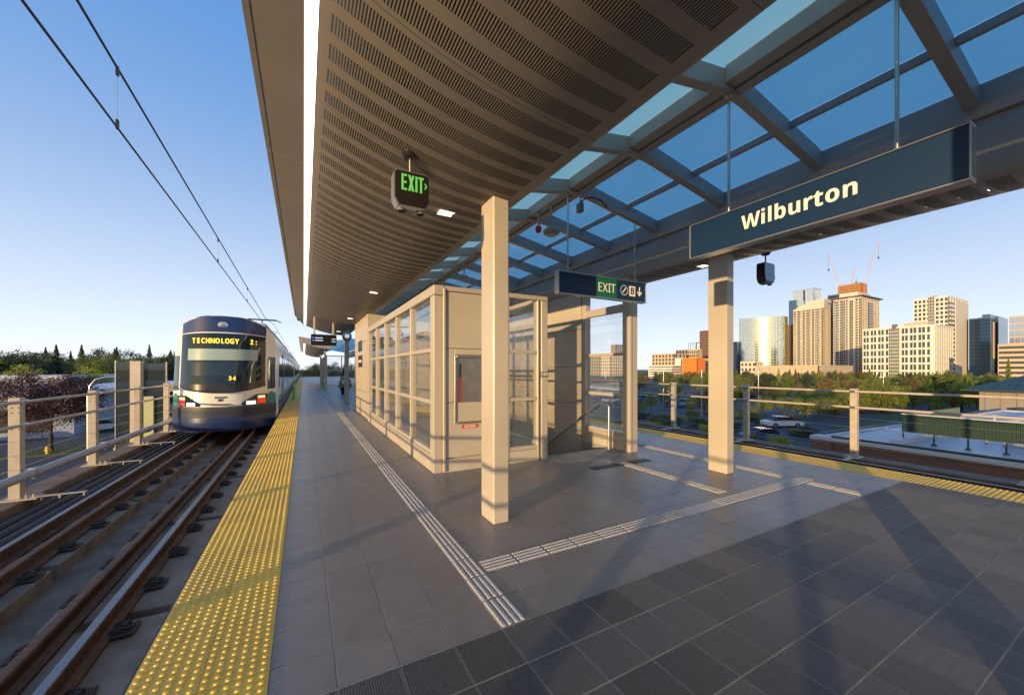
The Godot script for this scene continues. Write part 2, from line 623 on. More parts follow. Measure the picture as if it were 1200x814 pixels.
	row.bspan(V(4.4675, -0.012, -3.018), V(4.697, 0, -4.87), 0.0015)
	row.bspan(V(6.371, -0.012, -2.09), V(6.6285, 0, -10.4), 0.0015)
	row.bspan(V(6.01, -0.012, -3.018), V(6.187, 0, -10.4), 0.0015)
	obj("cut_tile", row, M.tile[2], bed)
	# slot drain at the head of the stair
	var g := MB.new()
	g.bspan(V(4.08, 0.0, -4.86), V(5.36, 0.006, -4.68), 0.002)
	for q in 30: g.span(V(4.11 + q * 0.0415, 0.006, -4.85), V(4.13 + q * 0.0415, 0.0085, -4.69))
	obj("drain_grate", g, M.dark, bed)
	var st := MB.new()
	st.bspan(V(3.87, -0.012, -5.9), V(5.50, 0.004, -5.28), 0.002)
	obj("landing_slab", st, M.paving, bed)

# ------------------------------------------------------------------ track bed
func rail_profile(h: float) -> PackedVector2Array:
	return PackedVector2Array([V2(-0.07, 0), V2(0.07, 0), V2(0.07, 0.012), V2(0.014, 0.035), V2(0.010, h - 0.045), V2(0.036, h - 0.032), V2(0.036, h - 0.006), V2(0.030, h), V2(-0.030, h), V2(-0.036, h - 0.006), V2(-0.036, h - 0.032), V2(-0.010, h - 0.045), V2(-0.014, 0.035), V2(-0.07, 0.012)])

func V2(x: float, y: float) -> Vector2:
	return Vector2(x, y)

func guideway(right: bool) -> void:
	# built for the track by the camera; the other one is its mirror image about the platform's middle
	var f := func(x: float) -> float: return 7.393 - x if right else x
	var z0 := -100.0
	var z1 := 14.0
	var b := MB.new()
	b.span(V(f.call(-0.74), -1.5, z0), V(f.call(-4.35), -0.70, z1))
	b.bspan(V(f.call(-3.86), -0.72, z0), V(f.call(-4.30), -0.46, z1), 0.02)
	var deck := obj("guideway_deck", b, M.deck)
	setting(deck)
	# raised concrete blocks under the rails
	var edges := [-3.10, -5.42, -7.7, -10.0, -12.3] if not right else [-1.0, -3.3, -5.6, -7.9, -10.2]
	for q in [[-2.37, -3.12, 0.0], [-1.0, -1.93, -0.9]]:
		var zz := 6.0
		while zz > -60.0:
			var p := MB.new()
			var a: float = zz + q[2]
			p.bspan(V(f.call(q[0]), -0.72, a), V(f.call(q[1]), -0.545, a - 2.28), 0.012)
			obj("rail_plinth", p, M.concrete, deck)
			zz -= 2.42
	# rails: running rail and inner guard rail on each side
	var shade := ["", ""]
	for q in [[-1.41, 0.165, 0], [-2.905, 0.165, 1], [-1.71, 0.150, 2], [-2.575, 0.150, 3]]:
		var names := ["nearer the platform", "farther from the platform", "nearer the platform", "farther from the platform"]
		var which := "rusty running rail " if q[2] < 2 else "rusty guard rail "
		var track := " on the empty track facing the towers" if right else " on the track the train runs on"
		var t := thing("rail", which + names[q[2]] + track, "rail", V(f.call(q[0]), -0.525, 0), 0.0, "rails")
		var m := MB.new()
		var poly := rail_profile(q[1])
		m.prism_z(poly, z0, z1)
		obj("rail_body", m, M.rust, t)
		m = MB.new()
		m.prism_z(PackedVector2Array([V2(-0.031, q[1] + 0.0005), V2(0.031, q[1] + 0.0005), V2(0.027, q[1] + 0.003), V2(-0.027, q[1] + 0.003)]), z0, z1)
		obj("rail_head", m, M.railhead if q[2] < 2 else M.rust, t)
		if q[2] == 0 or (q[2] == 3): clips(t, -1.0 if right else 1.0, right)
		elif q[2] == 2 or q[2] == 1: clips(t, 1.0 if right else -1.0, right)
	# black cable ducts along the edge
	for k in 3:
		var t := MB.new()
		var x := -3.30 - k * 0.19
		t.tube([V(f.call(x), -0.60, z0), V(f.call(x), -0.60, z1)], 0.078 - 0.006 * k, 14)
		var w: String = ["next to the outer rail", "in the middle of three", "against the concrete kerb"][k]
		tag(obj("cable_duct", t, M.pipe_black), "black round cable duct " + w + (", on the track facing the towers" if right else ", beside the train's track"), "duct", "black cable ducts")

var clip_mesh: ArrayMesh
func clips(t: Node3D, side: float, right: bool) -> void:
	if clip_mesh == null:
		var m := MB.new()
		m.bbox(V(0.14, 0.004, 0), V(0.20, 0.02, 0.24), 0.005)
		m.bbox(V(0.125, 0.022, 0), V(0.10, 0.02, 0.15), 0.006)
		m.lathe([[0.028, 0.03], [0.028, 0.062], [0.020, 0.07], [0.0, 0.07]], V(0.155, 0, 0), 6)
		m.tube([V(0.06, 0.035, -0.06), V(0.10, 0.06, -0.075), V(0.19, 0.045, -0.05), V(0.21, 0.03, 0.0), V(0.19, 0.045, 0.05), V(0.10, 0.06, 0.075), V(0.06, 0.035, 0.06)], 0.012, 6)
		clip_mesh = m.mesh()
	for k in 18:
		var z := -2.72 - k * 0.76 if not right else 1.0 - k * 0.76
		var o := obj("rail_clip", clip_mesh, M.clip, t)
		o.position = V(0, 0, z)
		if side < 0: o.rotation.y = PI
		o.scale = V(0.85, 0.85, 0.78)

# ------------------------------------------------------------------ canopy
const CZ0 := -22.0    # far end of the canopy
const CZ1 := 6.26     # near end, behind the camera
const BAY := 1.22
const MID := 3.78     # the canopy is symmetrical about this x

func soffit_y(x: float) -> float:
	return 3.385 + 0.1035 * pow(maxf(2.0 - x, 0.0), 2.2)

func soffit_n(x: float) -> Vector3:
	var dy := (soffit_y(x + 0.01) - soffit_y(x - 0.01)) / 0.02
	return V(dy, -1, 0).normalized()

# one perforated panel, 1.22 m long from z = 0 to -1.22; slots are real holes with sides
func soffit_panel(mirror: bool) -> ArrayMesh:
	var m := MB.new()
	var xs := 0.085
	var xa := 0.15
	var xb := 1.885
	var xe := 2.0
	var sx := func(x: float) -> float: return 2 * MID - x if mirror else x
	var put := func(xl: float, xr: float, za: float, zb: float, walls: bool) -> void:
		var yl := soffit_y(xl)
		var yr := soffit_y(xr)
		var nl := soffit_n(xl)
		var nr := soffit_n(xr)
		if mirror:
			nl.x = -nl.x
			nr.x = -nr.x
		var a := V(sx.call(xl), yl, za)
		var b := V(sx.call(xr), yr, za)
		var c := V(sx.call(xr), yr, zb)
		var d := V(sx.call(xl), yl, zb)
		if mirror: m.squad(d, c, b, a, nl, nr, nr, nl)
		else: m.squad(a, b, c, d, nl, nr, nr, nl)
		if walls:
			var t := V(0, 0.030, 0)
			m.quad(a, a + t, d + t, d)
			m.quad(b, c, c + t, b + t)
	# plain strips between the rows of slots
	var cuts := [0.002]
	for k in 5:
		cuts.append(0.05 + k * 0.245)
		cuts.append(0.20 + k * 0.245)
	cuts.append(BAY - 0.002)
	for k in range(0, cuts.size(), 2):
		for i in 28:
			put.call(lerpf(xs, xe, i / 28.0), lerpf(xs, xe, (i + 1) / 28.0), -cuts[k], -cuts[k + 1], false)
	for k in 5:
		var za: float = -cuts[k * 2 + 1]
		var zb: float = -cuts[k * 2 + 2]
		for i in 3: put.call(lerpf(xs, xa, i / 3.0), lerpf(xs, xa, (i + 1) / 3.0), za, zb, i == 2)
		for i in 4: put.call(lerpf(xb, xe, i / 4.0), lerpf(xb, xe, (i + 1) / 4.0), za, zb, i == 0)
		var count := 94
		var p := (xb - xa) / count
		for i in range(1, count):
			put.call(xa + i * p - p * 0.225, xa + i * p + p * 0.225, za, zb, true)
	return m.mesh()

func canopy() -> void:
	var t := thing("platform_canopy", "long platform canopy with perforated metal soffits and blue glass roof on beige columns", "canopy")
	var n := int(round((CZ1 - CZ0) / BAY))
	for side in 2:
		var r := side == 1
		var f := func(x: float) -> float: return 2 * MID - x if r else x
		var pm := soffit_panel(r)
		for k in 24:
			var z := 6.26 - k * BAY
			if z - BAY < CZ0 - 0.6: break
			var o := obj("soffit_panel", pm, M.soffit, t)
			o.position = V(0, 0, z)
		# folded rim, inner bull-nose and roof of the wing, one long skin in 3.66 m lengths
		var za := CZ1
		var prof_out := [V2(0.0, 3.835), V2(-0.33, 4.205)]
		var kk := 0
		while za > -18.5:
			var zb := maxf(za - BAY * 3, -18.6)
			var m := MB.new()
			var line := [[f.call(-0.002), 3.835], [f.call(-0.325), 4.205]]
			m.prism_z(PackedVector2Array([V2(f.call(-0.002), 3.836), V2(f.call(-0.290), 3.892), V2(f.call(-0.290), 3.908), V2(f.call(-0.002), 3.86)]), zb + 0.004, za - 0.004)
			obj("fascia_panel", m, M.fascia, t)
			m = MB.new()
			m.prism_z(PackedVector2Array([V2(f.call(-0.304), 3.897), V2(f.call(-0.344), 3.904), V2(f.call(-0.347), 4.10), V2(f.call(-0.302), 4.10)]), zb + 0.004, za - 0.004)
			obj("edge_trim", m, M.fascia, t)
			# inner bull-nose towards the glass roof
			m = MB.new()
			var arc := PackedVector2Array()
			for q in 13:
				var th := -PI / 2 + PI * q / 12.0
				arc.append(V2(f.call(2.005 + 0.055 * cos(th)), 3.385 + 0.275 + 0.275 * sin(th)))
			arc.append(V2(f.call(1.99), 3.935))
			arc.append(V2(f.call(1.99), 3.385))
			m.prism_z(arc, zb + 0.003, za - 0.003)
			obj("inner_fascia", m, M.steel, t)
			if zb < -18.4:
				m = MB.new()
				m.prism_z(arc, CZ0, zb - 0.003)
				obj("inner_fascia", m, M.steel, t)
			za = zb
			kk += 1
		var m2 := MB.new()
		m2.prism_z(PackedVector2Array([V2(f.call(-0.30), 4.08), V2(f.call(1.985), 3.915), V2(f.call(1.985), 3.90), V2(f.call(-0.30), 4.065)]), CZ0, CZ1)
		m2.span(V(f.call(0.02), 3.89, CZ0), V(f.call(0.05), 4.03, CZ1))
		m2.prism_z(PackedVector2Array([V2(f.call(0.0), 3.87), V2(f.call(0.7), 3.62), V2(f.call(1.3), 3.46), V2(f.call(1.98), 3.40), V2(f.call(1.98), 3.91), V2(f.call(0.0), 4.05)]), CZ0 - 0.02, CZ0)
		obj("wing_roof", m2, M.shaded_backing, t)  # underside coloured dark to deepen the shade seen through the slots
		# tapering corner at the far end
		var cm := MB.new()
		var c0 := [V(f.call(-0.002), 3.838, -18.61), V(f.call(-0.344), 3.904, -18.61), V(f.call(-0.002), 3.838, CZ0)]
		var c1 := [V(f.call(-0.002), 4.07, -18.61), V(f.call(-0.34), 4.10, -18.61), V(f.call(-0.002), 4.07, CZ0)]
		var cc := V(f.call(-0.1), 3.95, -19.6)
		cm.away(c0.duplicate(), cc)
		cm.away(c1.duplicate(), cc)
		for q in 3: cm.away([c0[q], c0[(q + 1) % 3], c1[(q + 1) % 3], c1[q]], cc)
		obj("corner_panel", cm, M.fascia, t)
		# conduit seen through the slots
		m2 = MB.new()
		m2.span(V(f.call(0.62), 3.76, CZ0 + 0.3), V(f.call(0.70), 3.80, CZ1 - 0.3))
		for q in 9: m2.span(V(f.call(1.42), 3.62, -0.6 - q * 2.44), V(f.call(1.50), 3.68, -0.6 - q * 2.44 - 0.7))
		obj("hidden_strut", m2, M.duct, t)
		m2 = MB.new()
		m2.prism_z(PackedVector2Array([V2(f.call(0.002), 3.836), V2(f.call(0.080), 3.822), V2(f.call(0.080), 3.845), V2(f.call(0.002), 3.86)]), CZ0 + 0.5, CZ1 - 0.1)
		var strip := obj("light_strip", m2, M.led, t)
		strip.set_meta("label", "continuous white light strip along the canopy edge")
		var lamp := AreaLight3D.new()
		lamp.name = "strip_light"
		lamp.area_size = Vector2(0.075, 27.0)
		lamp.light_energy = 0.35
		lamp.light_color = Color(1.0, 0.95, 0.86)
		lamp.area_range = 12.0
		lamp.shadow_enabled = true
		t.add_child(lamp)
		lamp.position = V(f.call(0.04), 3.815, (CZ0 + CZ1) / 2)
		lamp.rotation = Vector3(-PI / 2, 0, 0)
		# recessed downlights
		for z in [-4.24, -9.42, -14.6, -19.8]:
			m2 = MB.new()
			var y := soffit_y(1.45) - 0.003
			m2.span(V(f.call(1.36), y - 0.004, z - 0.06), V(f.call(1.54), y + 0.004, z + 0.06))
			obj("recessed_lamp", m2, M.downlight, t)
		# columns
		for z in [4.42, 0.37, -3.68, -19.9]:
			m2 = MB.new()
			m2.bspan(V(f.call(1.71), 0.0, z - 0.155), V(f.call(1.893), 3.45, z + 0.155), 0.012)
			obj("column", m2, M.panel, t)
	# rafters, ridge and glass
	var bot := func(x: float) -> float: return 4.35 - 0.18 * absf(x - MID)
	for k in n + 1:
		var z := CZ1 - k * BAY
		var m := MB.new()
		var pts := PackedVector2Array()
		for x in [2.035, 3.62, 3.78, 3.94, 5.525]: pts.append(V2(x, bot.call(x) - (0.02 if x == 3.78 else 0.0)))
		for x in [5.525, 3.78, 2.035]: pts.append(V2(x, bot.call(x) + 0.19))
		m.prism_z(pts, z - 0.05, z + 0.05)
		obj("rafter", m, M.steel, t)
		if k == n: break
		# glass bay
		for q in [[2.06, 2.76], [2.80, 3.55], [3.84, 4.76], [4.80, 5.50]]:
			var g := MB.new()
			var ya: float = bot.call(q[0]) + 0.205
			var yb: float = bot.call(q[1]) + 0.205
			g.prism_z(PackedVector2Array([V2(q[0], ya), V2(q[1], yb), V2(q[1], yb + 0.01), V2(q[0], ya + 0.01)]), z - BAY + 0.02, z - 0.02)
			obj("roof_pane", g, M.roofglass, t)
		var pm := MB.new()
		for x in [2.78, 4.78]:
			pm = MB.new()
			pm.bbox(V(x, bot.call(x) + 0.165, z - BAY / 2), V(0.05, 0.075, BAY - 0.104), 0.004)
			obj("purlin", pm, M.steel, t)
		# ridge box with cable channel
		pm = MB.new()
		pm.span(V(3.56, 4.36, z - BAY + 0.052), V(3.70, 4.56, z - 0.052))
		obj("ridge_beam", pm, M.steel, t)
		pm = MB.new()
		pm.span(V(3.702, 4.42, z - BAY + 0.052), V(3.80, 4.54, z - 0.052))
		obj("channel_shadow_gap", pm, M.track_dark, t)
		pm = MB.new()
		pm.bspan(V(3.72, 4.335, z - BAY + 0.052), V(3.83, 4.40, z - 0.052), 0.006)
		for s in [0.10, 0.20]: pm.cyl(V(3.71, 4.37, z - s), V(3.695, 4.37, z - s), 0.02, 8)
		obj("cable_channel", pm, M.steel, t)
	var ed := MB.new()
	for x in [2.02, 5.54]:
		ed = MB.new()
		ed.bspan(V(x - 0.045, 3.94, CZ0), V(x + 0.045, 4.245, CZ1), 0.008)
		obj("eave_rail", ed, M.steel, t)

# ------------------------------------------------------------------ glazed stair and lift enclosure
func enclosure() -> void:
	var t := thing("glazed_enclosure", "beige framed glass enclosure beside the stair with hose cabinet in its end", "enclosure")
	var rows := [0.30, 1.09, 1.91, 2.75]
	var zs := [-5.94, -7.22, -8.52, -9.82, -11.12, -12.42]
	var x := 1.75
	var post := func(a: Vector3, b: Vector3) -> void:
		var m := MB.new()
		m.bspan(a, b, 0.006)
		obj("frame_post", m, M.frame, t)
	var bar := func(a: Vector3, b: Vector3) -> void:
		var m := MB.new()
		m.bspan(a, b, 0.005)
		obj("frame_bar", m, M.frame, t)
	# long glass wall facing the track
	post.call(V(x, 0, -5.70), V(x + 0.13, 2.75, -5.90))
	post.call(V(x, 0.0, -12.48), V(x + 0.13, 2.75, -12.68))
	for k in range(1, 5): post.call(V(x + 0.008, 0.30, zs[k] - 0.035), V(x + 0.12, 2.75, zs[k] + 0.035))
	bar.call(V(x - 0.012, 2.752, -5.66), V(x + 0.15, 2.90, -12.70))
	for k in 5:
		var a: float = zs[k] - (0.0 if k == 0 else 0.037)
		var b: float = zs[k + 1] + (0.0 if k == 4 else 0.037)
		for q in rows.slice(0, 3):
			bar.call(V(x + 0.012, q - 0.032, a), V(x + 0.115, q + 0.032, b))
		for j in 3:
			var g := MB.new()
			g.span(V(x + 0.055, rows[j] + 0.033, a - 0.001), V(x + 0.067, rows[j + 1] - (0.033 if j < 2 else 0.0), b + 0.001))
			obj("window_pane", g, M.pane, t)
	# sill and base panels
	var zb := -5.91
	for w in [1.45, 1.75, 1.75, 1.62]:
		var m := MB.new()
		m.bspan(V(x + 0.004, 0.0, zb - 0.006), V(x + 0.10, 0.24, zb - w + 0.006), 0.004)
		obj("base_panel", m, M.panel, t)
		zb -= w
	bar.call(V(x - 0.01, 0.243, -5.905), V(x + 0.12, 0.266, -12.475))
	# end wall facing the camera
	var z := -5.68
	post.call(V(1.885, 0.02, z - 0.08), V(1.925, 2.86, z + 0.03))
	bar.call(V(1.88, 2.825, z - 0.10), V(3.83, 2.90, z + 0.012))
	post.call(V(3.62, 0.0, z - 0.14), V(3.66, 2.82, z))
	post.call(V(3.70, 0.0, z - 0.16), V(3.83, 2.82, z + 0.008))
	post.call(V(2.98, 0.0, z - 0.14), V(3.06, 2.82, z))
	for q in [[1.932, 0.225, 2.972, 1.08], [1.932, 1.938, 2.972, 2.815]]:
		var m := MB.new()
		m.bspan(V(q[0], q[1], z - 0.05), V(q[2], q[3], z - 0.004), 0.004)
		obj("end_panel", m, M.panel, t)
	for q in [[1.932, 2.072], [2.72, 2.972]]:
		var m := MB.new()
		m.bspan(V(q[0], 1.088, z - 0.05), V(q[1], 1.93, z - 0.004), 0.004)
		obj("end_panel", m, M.panel, t)
	var m3 := MB.new()
	m3.bspan(V(2.08, 1.835, z - 0.05), V(2.712, 1.93, z - 0.004), 0.004)
	obj("end_panel", m3, M.panel, t)
	m3 = MB.new()
	m3.bspan(V(1.89, 0.0, z - 0.06), V(2.972, 0.205, z - 0.006), 0.004)
	m3.bspan(V(3.064, 0.0, z - 0.06), V(3.616, 0.205, z - 0.006), 0.004)
	obj("base_panel", m3, M.panel, t)
	m3 = MB.new()
	m3.span(V(1.90, 0.02, z - 0.07), V(2.975, 2.82, z - 0.055))
	obj("backing_wall", m3, M.panel, t)
	for q in [0.24, 1.09, 1.91]: bar.call(V(3.064, q - 0.03, z - 0.10), V(3.616, q + 0.03, z - 0.012))
	for j in 3:
		var g := MB.new()
		g.span(V(3.062, [0.272, 1.122, 1.942][j], z - 0.06), V(3.618, [1.058, 1.878, 2.822][j], z - 0.048))
		obj("window_pane", g, M.pane, t)
	# recessed standpipe cabinet
	var cab := Node3D.new()
	cab.name = numbered("hose_cabinet", t)
	t.add_child(cab)
	var c := MB.new()
	for q in [[2.075, 0.74, 2.11, 1.83], [2.68, 0.74, 2.715, 1.83], [2.11, 1.795, 2.68, 1.83], [2.11, 0.74, 2.68, 0.775]]:
		c.bspan(V(q[0], q[1], z - 0.045), V(q[2], q[3], z + 0.012), 0.004)
	obj("cabinet_frame", c, M.stainless, cab)
	c = MB.new()
	c.bspan(V(2.112, 0.777, z - 0.045), V(2.678, 1.793, z - 0.02), 0.003)
	obj("cabinet_door", c, M.stainless, cab)
	c = MB.new()
	c.span(V(2.165, 0.86, z - 0.02), V(2.195, 1.70, z - 0.016))
	obj("viewing_slot", c, M.dark, cab)
	c = MB.new()
	c.span(V(2.168, 1.08, z - 0.0155), V(2.192, 1.48, z - 0.013))
	obj("red_pipe", c, M.red, cab)
	c = MB.new()
	c.bspan(V(2.20, 0.67, z - 0.004), V(2.47, 0.725, z + 0.004), 0.001)
	var lab := obj("warning_label", c, M.red, t)
	var txt := obj("lettering", text("CAUTION", 0.034, 0.002, true), M.white_text, lab)
	txt.position = V(2.335, 0.697, z + 0.005)
	# interior: floor, far wall of the stair side
	var inr := MB.new()
	inr.span(V(1.89, 0.0, -12.6), V(3.70, 0.012, -5.75))
	obj("inner_floor", inr, M.tile[0], t)
	post.call(V(3.72, 0.0, -9.0), V(3.82, 2.82, -9.1))
	post.call(V(3.72, 0.0, -12.5), V(3.82, 2.82, -12.6))
	bar.call(V(3.72, 2.825, -5.84), V(3.82, 2.90, -12.6))
	for q in [[-5.85, -9.0], [-9.1, -12.5]]:
		for j in 2:
			var g := MB.new()
			g.span(V(3.765, [0.30, 1.5][j], q[1]), V(3.777, [1.45, 2.82][j], q[0]))
			obj("window_pane", g, M.pane, t)
		bar.call(V(3.73, 1.452, q[1]), V(3.81, 1.498, q[0]))
		var bp := MB.new()
		bp.bspan(V(3.73, -3.6, q[1]), V(3.81, 0.298, q[0]), 0.004)
		obj("base_panel", bp, M.panel, t)
	# small plate with a raised word by the doorway
	c = MB.new()
	c.bspan(V(3.68, 1.47, z + 0.009), V(3.85, 1.56, z + 0.016), 0.002)
	var pl := obj("door_plate", c, M.black_plastic, t)
	txt = obj("lettering", text("EXIT", 0.055, 0.002, true), M.white_text, pl)
	txt.position = V(3.765, 1.515, z + 0.017)
	lift_tower()
	stair()

func text(s: String, h: float, d: float, bold := false) -> TextMesh:
	var f := SystemFont.new()
	f.font_names = PackedStringArray(["Droid Sans"])
	if bold: f.font_weight = 700
	var m := TextMesh.new()
	m.font = f
	m.text = s
	m.font_size = 64
	m.pixel_size = h / 64.0 * 1.36
	m.depth = d
	m.curve_step = 1.0
	return m

func lift_tower() -> void:
	var t := thing("lift_tower", "tall beige panelled lift tower rising to the soffit behind the glass enclosure", "lift tower")
	var x0 := 1.77
	var x1 := 3.80
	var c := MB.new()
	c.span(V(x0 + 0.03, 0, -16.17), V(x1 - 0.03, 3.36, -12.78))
	obj("core", c, M.shaded_backing, t)
	var ys := [0.02, 0.86, 1.70, 2.54, 3.38]
	for j in 4:
		for k in 4:
			var m := MB.new()
			var a := -12.75 - k * 0.86
			m.bspan(V(x0, ys[j] + 0.005, a - 0.005), V(x0 + 0.05, ys[j + 1] - 0.005, a - 0.855), 0.004)
			obj("wall_panel", m, M.panel, t)
		for k in 2:
			var m := MB.new()
			m.bspan(V(x0 + 0.055 + k * 0.98, ys[j] + 0.005, -12.75), V(x0 + 0.045 + (k + 1) * 0.98, ys[j + 1] - 0.005, -12.80), 0.004)
			obj("wall_panel", m, M.panel, t)
	var s := MB.new()
	s.bspan(V(x0 - 0.02, 2.25, -14.1), V(x0 - 0.001, 2.62, -15.0), 0.003)
	var p := obj("notice_board", s, M.navy, t)
	s = MB.new()
	s.span(V(x0 - 0.023, 2.35, -14.2), V(x0 - 0.0205, 2.54, -14.45))
	obj("green_patch", s, M.green, p)
	s = MB.new()
	s.bspan(V(x0 - 0.02, 1.7, -14.0), V(x0 - 0.001, 2.1, -15.0), 0.003)
	p = obj("notice_board", s, M.dark, t)
	s = MB.new()
	s.span(V(x0 - 0.023, 1.86, -14.15), V(x0 - 0.0205, 1.94, -14.85))
	obj("white_stripe", s, M.white_text, p)

func stair() -> void:
	var t := thing("stairway", "stair going down between beige panel wall and glass enclosure", "stair")
	for k in 18:
		var m := MB.new()
		var y := -0.17 * (k + 1)
		var z := -5.92 - 0.28 * k
		m.bspan(V(3.88, y - 0.17, z - 0.30), V(5.50, y, z), 0.008)
		var s := obj("step", m, M.concrete, t)
		m = MB.new()
		m.span(V(3.90, y + 0.0005, z - 0.06), V(5.48, y + 0.004, z - 0.01))
		obj("nosing", m, M.paving, s)
	var b := MB.new()
	b.span(V(3.84, -6, -13.0), V(5.56, -3.0, -11.0))
	obj("landing", b, M.concrete, t)
	# panel wall on the far side of the stair, then a glazed corner bay
	var w := thing("stair_wall", "beige panelled wall with a glazed bay beside the stair", "wall")
	var ys := [-3.6, -2.4, -1.2, 0.0, 0.82, 1.66, 2.52, 3.36]
	for j in 7:
		for k in 5:
			var m := MB.new()
			var a := -6.80 - k * 1.24
			m.bspan(V(5.50, ys[j] + 0.004, a - 0.004), V(5.56, ys[j + 1] - 0.004, a - 1.236), 0.003)
			obj("wall_panel", m, M.panel, w)
	var back := MB.new()
	back.span(V(5.562, -3.6, -13.0), V(5.64, 3.36, -6.79))
	obj("wall_core", back, M.panel, w)
	var post := func(a: Vector3, b2: Vector3) -> void:
		var m := MB.new()
		m.bspan(a, b2, 0.006)
		obj("frame_post", m, M.frame, w)
	post.call(V(5.50, 0.0, -5.33), V(5.56, 3.40, -5.53))
	post.call(V(5.57, 0.0, -5.345), V(5.72, 3.42, -5.515))
	post.call(V(5.505, 0.0, -6.66), V(5.66, 3.36, -6.782))
	for q in [[0.30, 0.36], [1.06, 1.12], [1.88, 1.94], [2.75, 2.90]]:
		var m := MB.new()
		m.bspan(V(5.52, q[0], -6.658), V(5.62, q[1], -5.532), 0.005)
		obj("frame_bar", m, M.frame, w)
	for q in [[0.362, 1.058], [1.122, 1.878], [1.942, 2.748]]:
		var g := MB.new()
		g.span(V(5.56, q[0], -6.656), V(5.572, q[1], -5.534))
		obj("window_pane", g, M.pane, w)
	var bp := MB.new()
	bp.bspan(V(5.515, 0.16, -6.656), V(5.60, 0.296, -5.534), 0.004)
	bp.bspan(V(5.515, 0.0, -6.656), V(5.60, 0.152, -5.534), 0.004)
	obj("base_panel", bp, M.panel, w)
	# handrail
	var h := thing("handrail", "bent steel handrail leading down the stair", "handrail")
	var m2 := MB.new()
	m2.tube([V(5.40, 0.0, -5.80), V(5.40, 0.84, -5.80), V(5.40, 0.875, -5.815), V(5.40, 0.89, -5.85), V(5.40, 0.89, -6.08), V(5.40, 0.875, -6.14), V(5.40, -2.1, -11.04)], 0.021, 12)
	obj("rail", m2, M.alu, h)
	for q in [0.3, 0.6]:
		m2 = MB.new()
		var zz: float = lerpf(-6.14, -11.04, q)
		var yy: float = lerpf(0.875, -2.1, q)
		m2.tube([V(5.40, yy - 0.02, zz), V(5.40, yy - 0.07, zz), V(5.498, yy - 0.08, zz)], 0.011, 8)
		obj("bracket", m2, M.alu, h)
	m2 = MB.new()
	m2.lathe([[0.05, 0.0], [0.05, 0.006], [0.024, 0.008]], V(5.40, 0.001, -5.80), 14)
	obj("base_flange", m2, M.alu, h)

# ------------------------------------------------------------------ railings at the guideway edges
func railings() -> void:
	for side in 2:
		var r := side == 1
		var f := func(x: float) -> float: return 7.393 - x if r else x
		var where := "facing the towers" if r else "beside the approaching train"
		var t := thing("guideway_railing", "beige post and pipe railing with thin cables " + where, "railing", Vector3.ZERO, 0.0, "railings at the outer edges of the tracks")
		var pm := MB.new()
		pm.bspan(V(-0.065, -0.445, -0.065), V(0.065, 1.155, 0.065), 0.006)
		for q in [1.0, 0.92, 0.66]:
			for s in [-0.035, 0.035]: pm.cyl(V(s, q, 0.065), V(s, q, 0.075), 0.010, 6)
		var post := pm.mesh()
		var am := MB.new()
		var d := -1.0 if r else 1.0
		am.bbox(V(d * 0.06, -0.45, 0), V(0.42, 0.022, 0.26), 0.004)
		for q in [-0.09, 0.09]:
			for s in [0.14, 0.22]: am.lathe([[0.016, -0.44], [0.016, -0.38], [0.0, -0.375]], V(d * s, 0, q), 6)
		var plate := am.mesh()
		am = MB.new()
		am.bbox(V(d * 0.50, -0.432, 0.06), V(0.62, 0.012, 0.09), 0.003)
		for s in [0.3, 0.5, 0.78]: am.box(V(d * s, -0.465, 0.06), V(0.02, 0.055, 0.05))
		var arm := am.mesh()
		for k in 16:
			var z := 5.93 - k * 2.5 if not r else 6.0 - k * 2.5
			var o := obj("post", post, M.post, t)
			o.position = V(f.call(-4.0), 0, z)
			var bpl := obj("base_plate", plate, M.post, o)
			var a := obj("tie_arm", arm, M.post, o)
		for y in [1.09, 0.72]:
			var m := MB.new()
			m.tube([V(f.call(-3.905), y, -80), V(f.call(-3.905), y, 12)], 0.026, 12)
			obj("pipe_rail", m, M.post, t)
			m = MB.new()
			for k in 16:
				var z := 5.93 - k * 2.5 if not r else 6.0 - k * 2.5
				m.cyl(V(f.call(-3.905), y, z - 0.05), V(f.call(-3.905), y, z + 0.05), 0.034, 10)
			obj("rail_collar", m, M.alu, t)
		for y in [0.46, 0.24, 0.02, -0.2]:
			var m := MB.new()
			m.tube([V(f.call(-4.03), y, -80), V(f.call(-4.03), y, 12)], 0.0035, 5)
			obj("cable", m, M.alu, t)
		if not r:
			var p := thing("conduit_pipe", "thick grey pipe clamped along the railing posts beside the train", "pipe", Vector3.ZERO)
			var m := MB.new()
			m.tube([V(-3.80, -0.05, -80), V(-3.80, -0.05, 12)], 0.066, 16)
			obj("pipe_body", m, M.pipe_grey, p)
			for k in 16:
				m = MB.new()
				var z := 5.93 - k * 2.5
				m.cyl(V(-3.80, -0.05, z - 0.09), V(-3.80, -0.05, z + 0.09), 0.082, 16)
				m.bbox(V(-3.88, -0.05, z), V(0.10, 0.15, 0.05), 0.004)
				obj("clamp", m, M.pipe_grey, p)

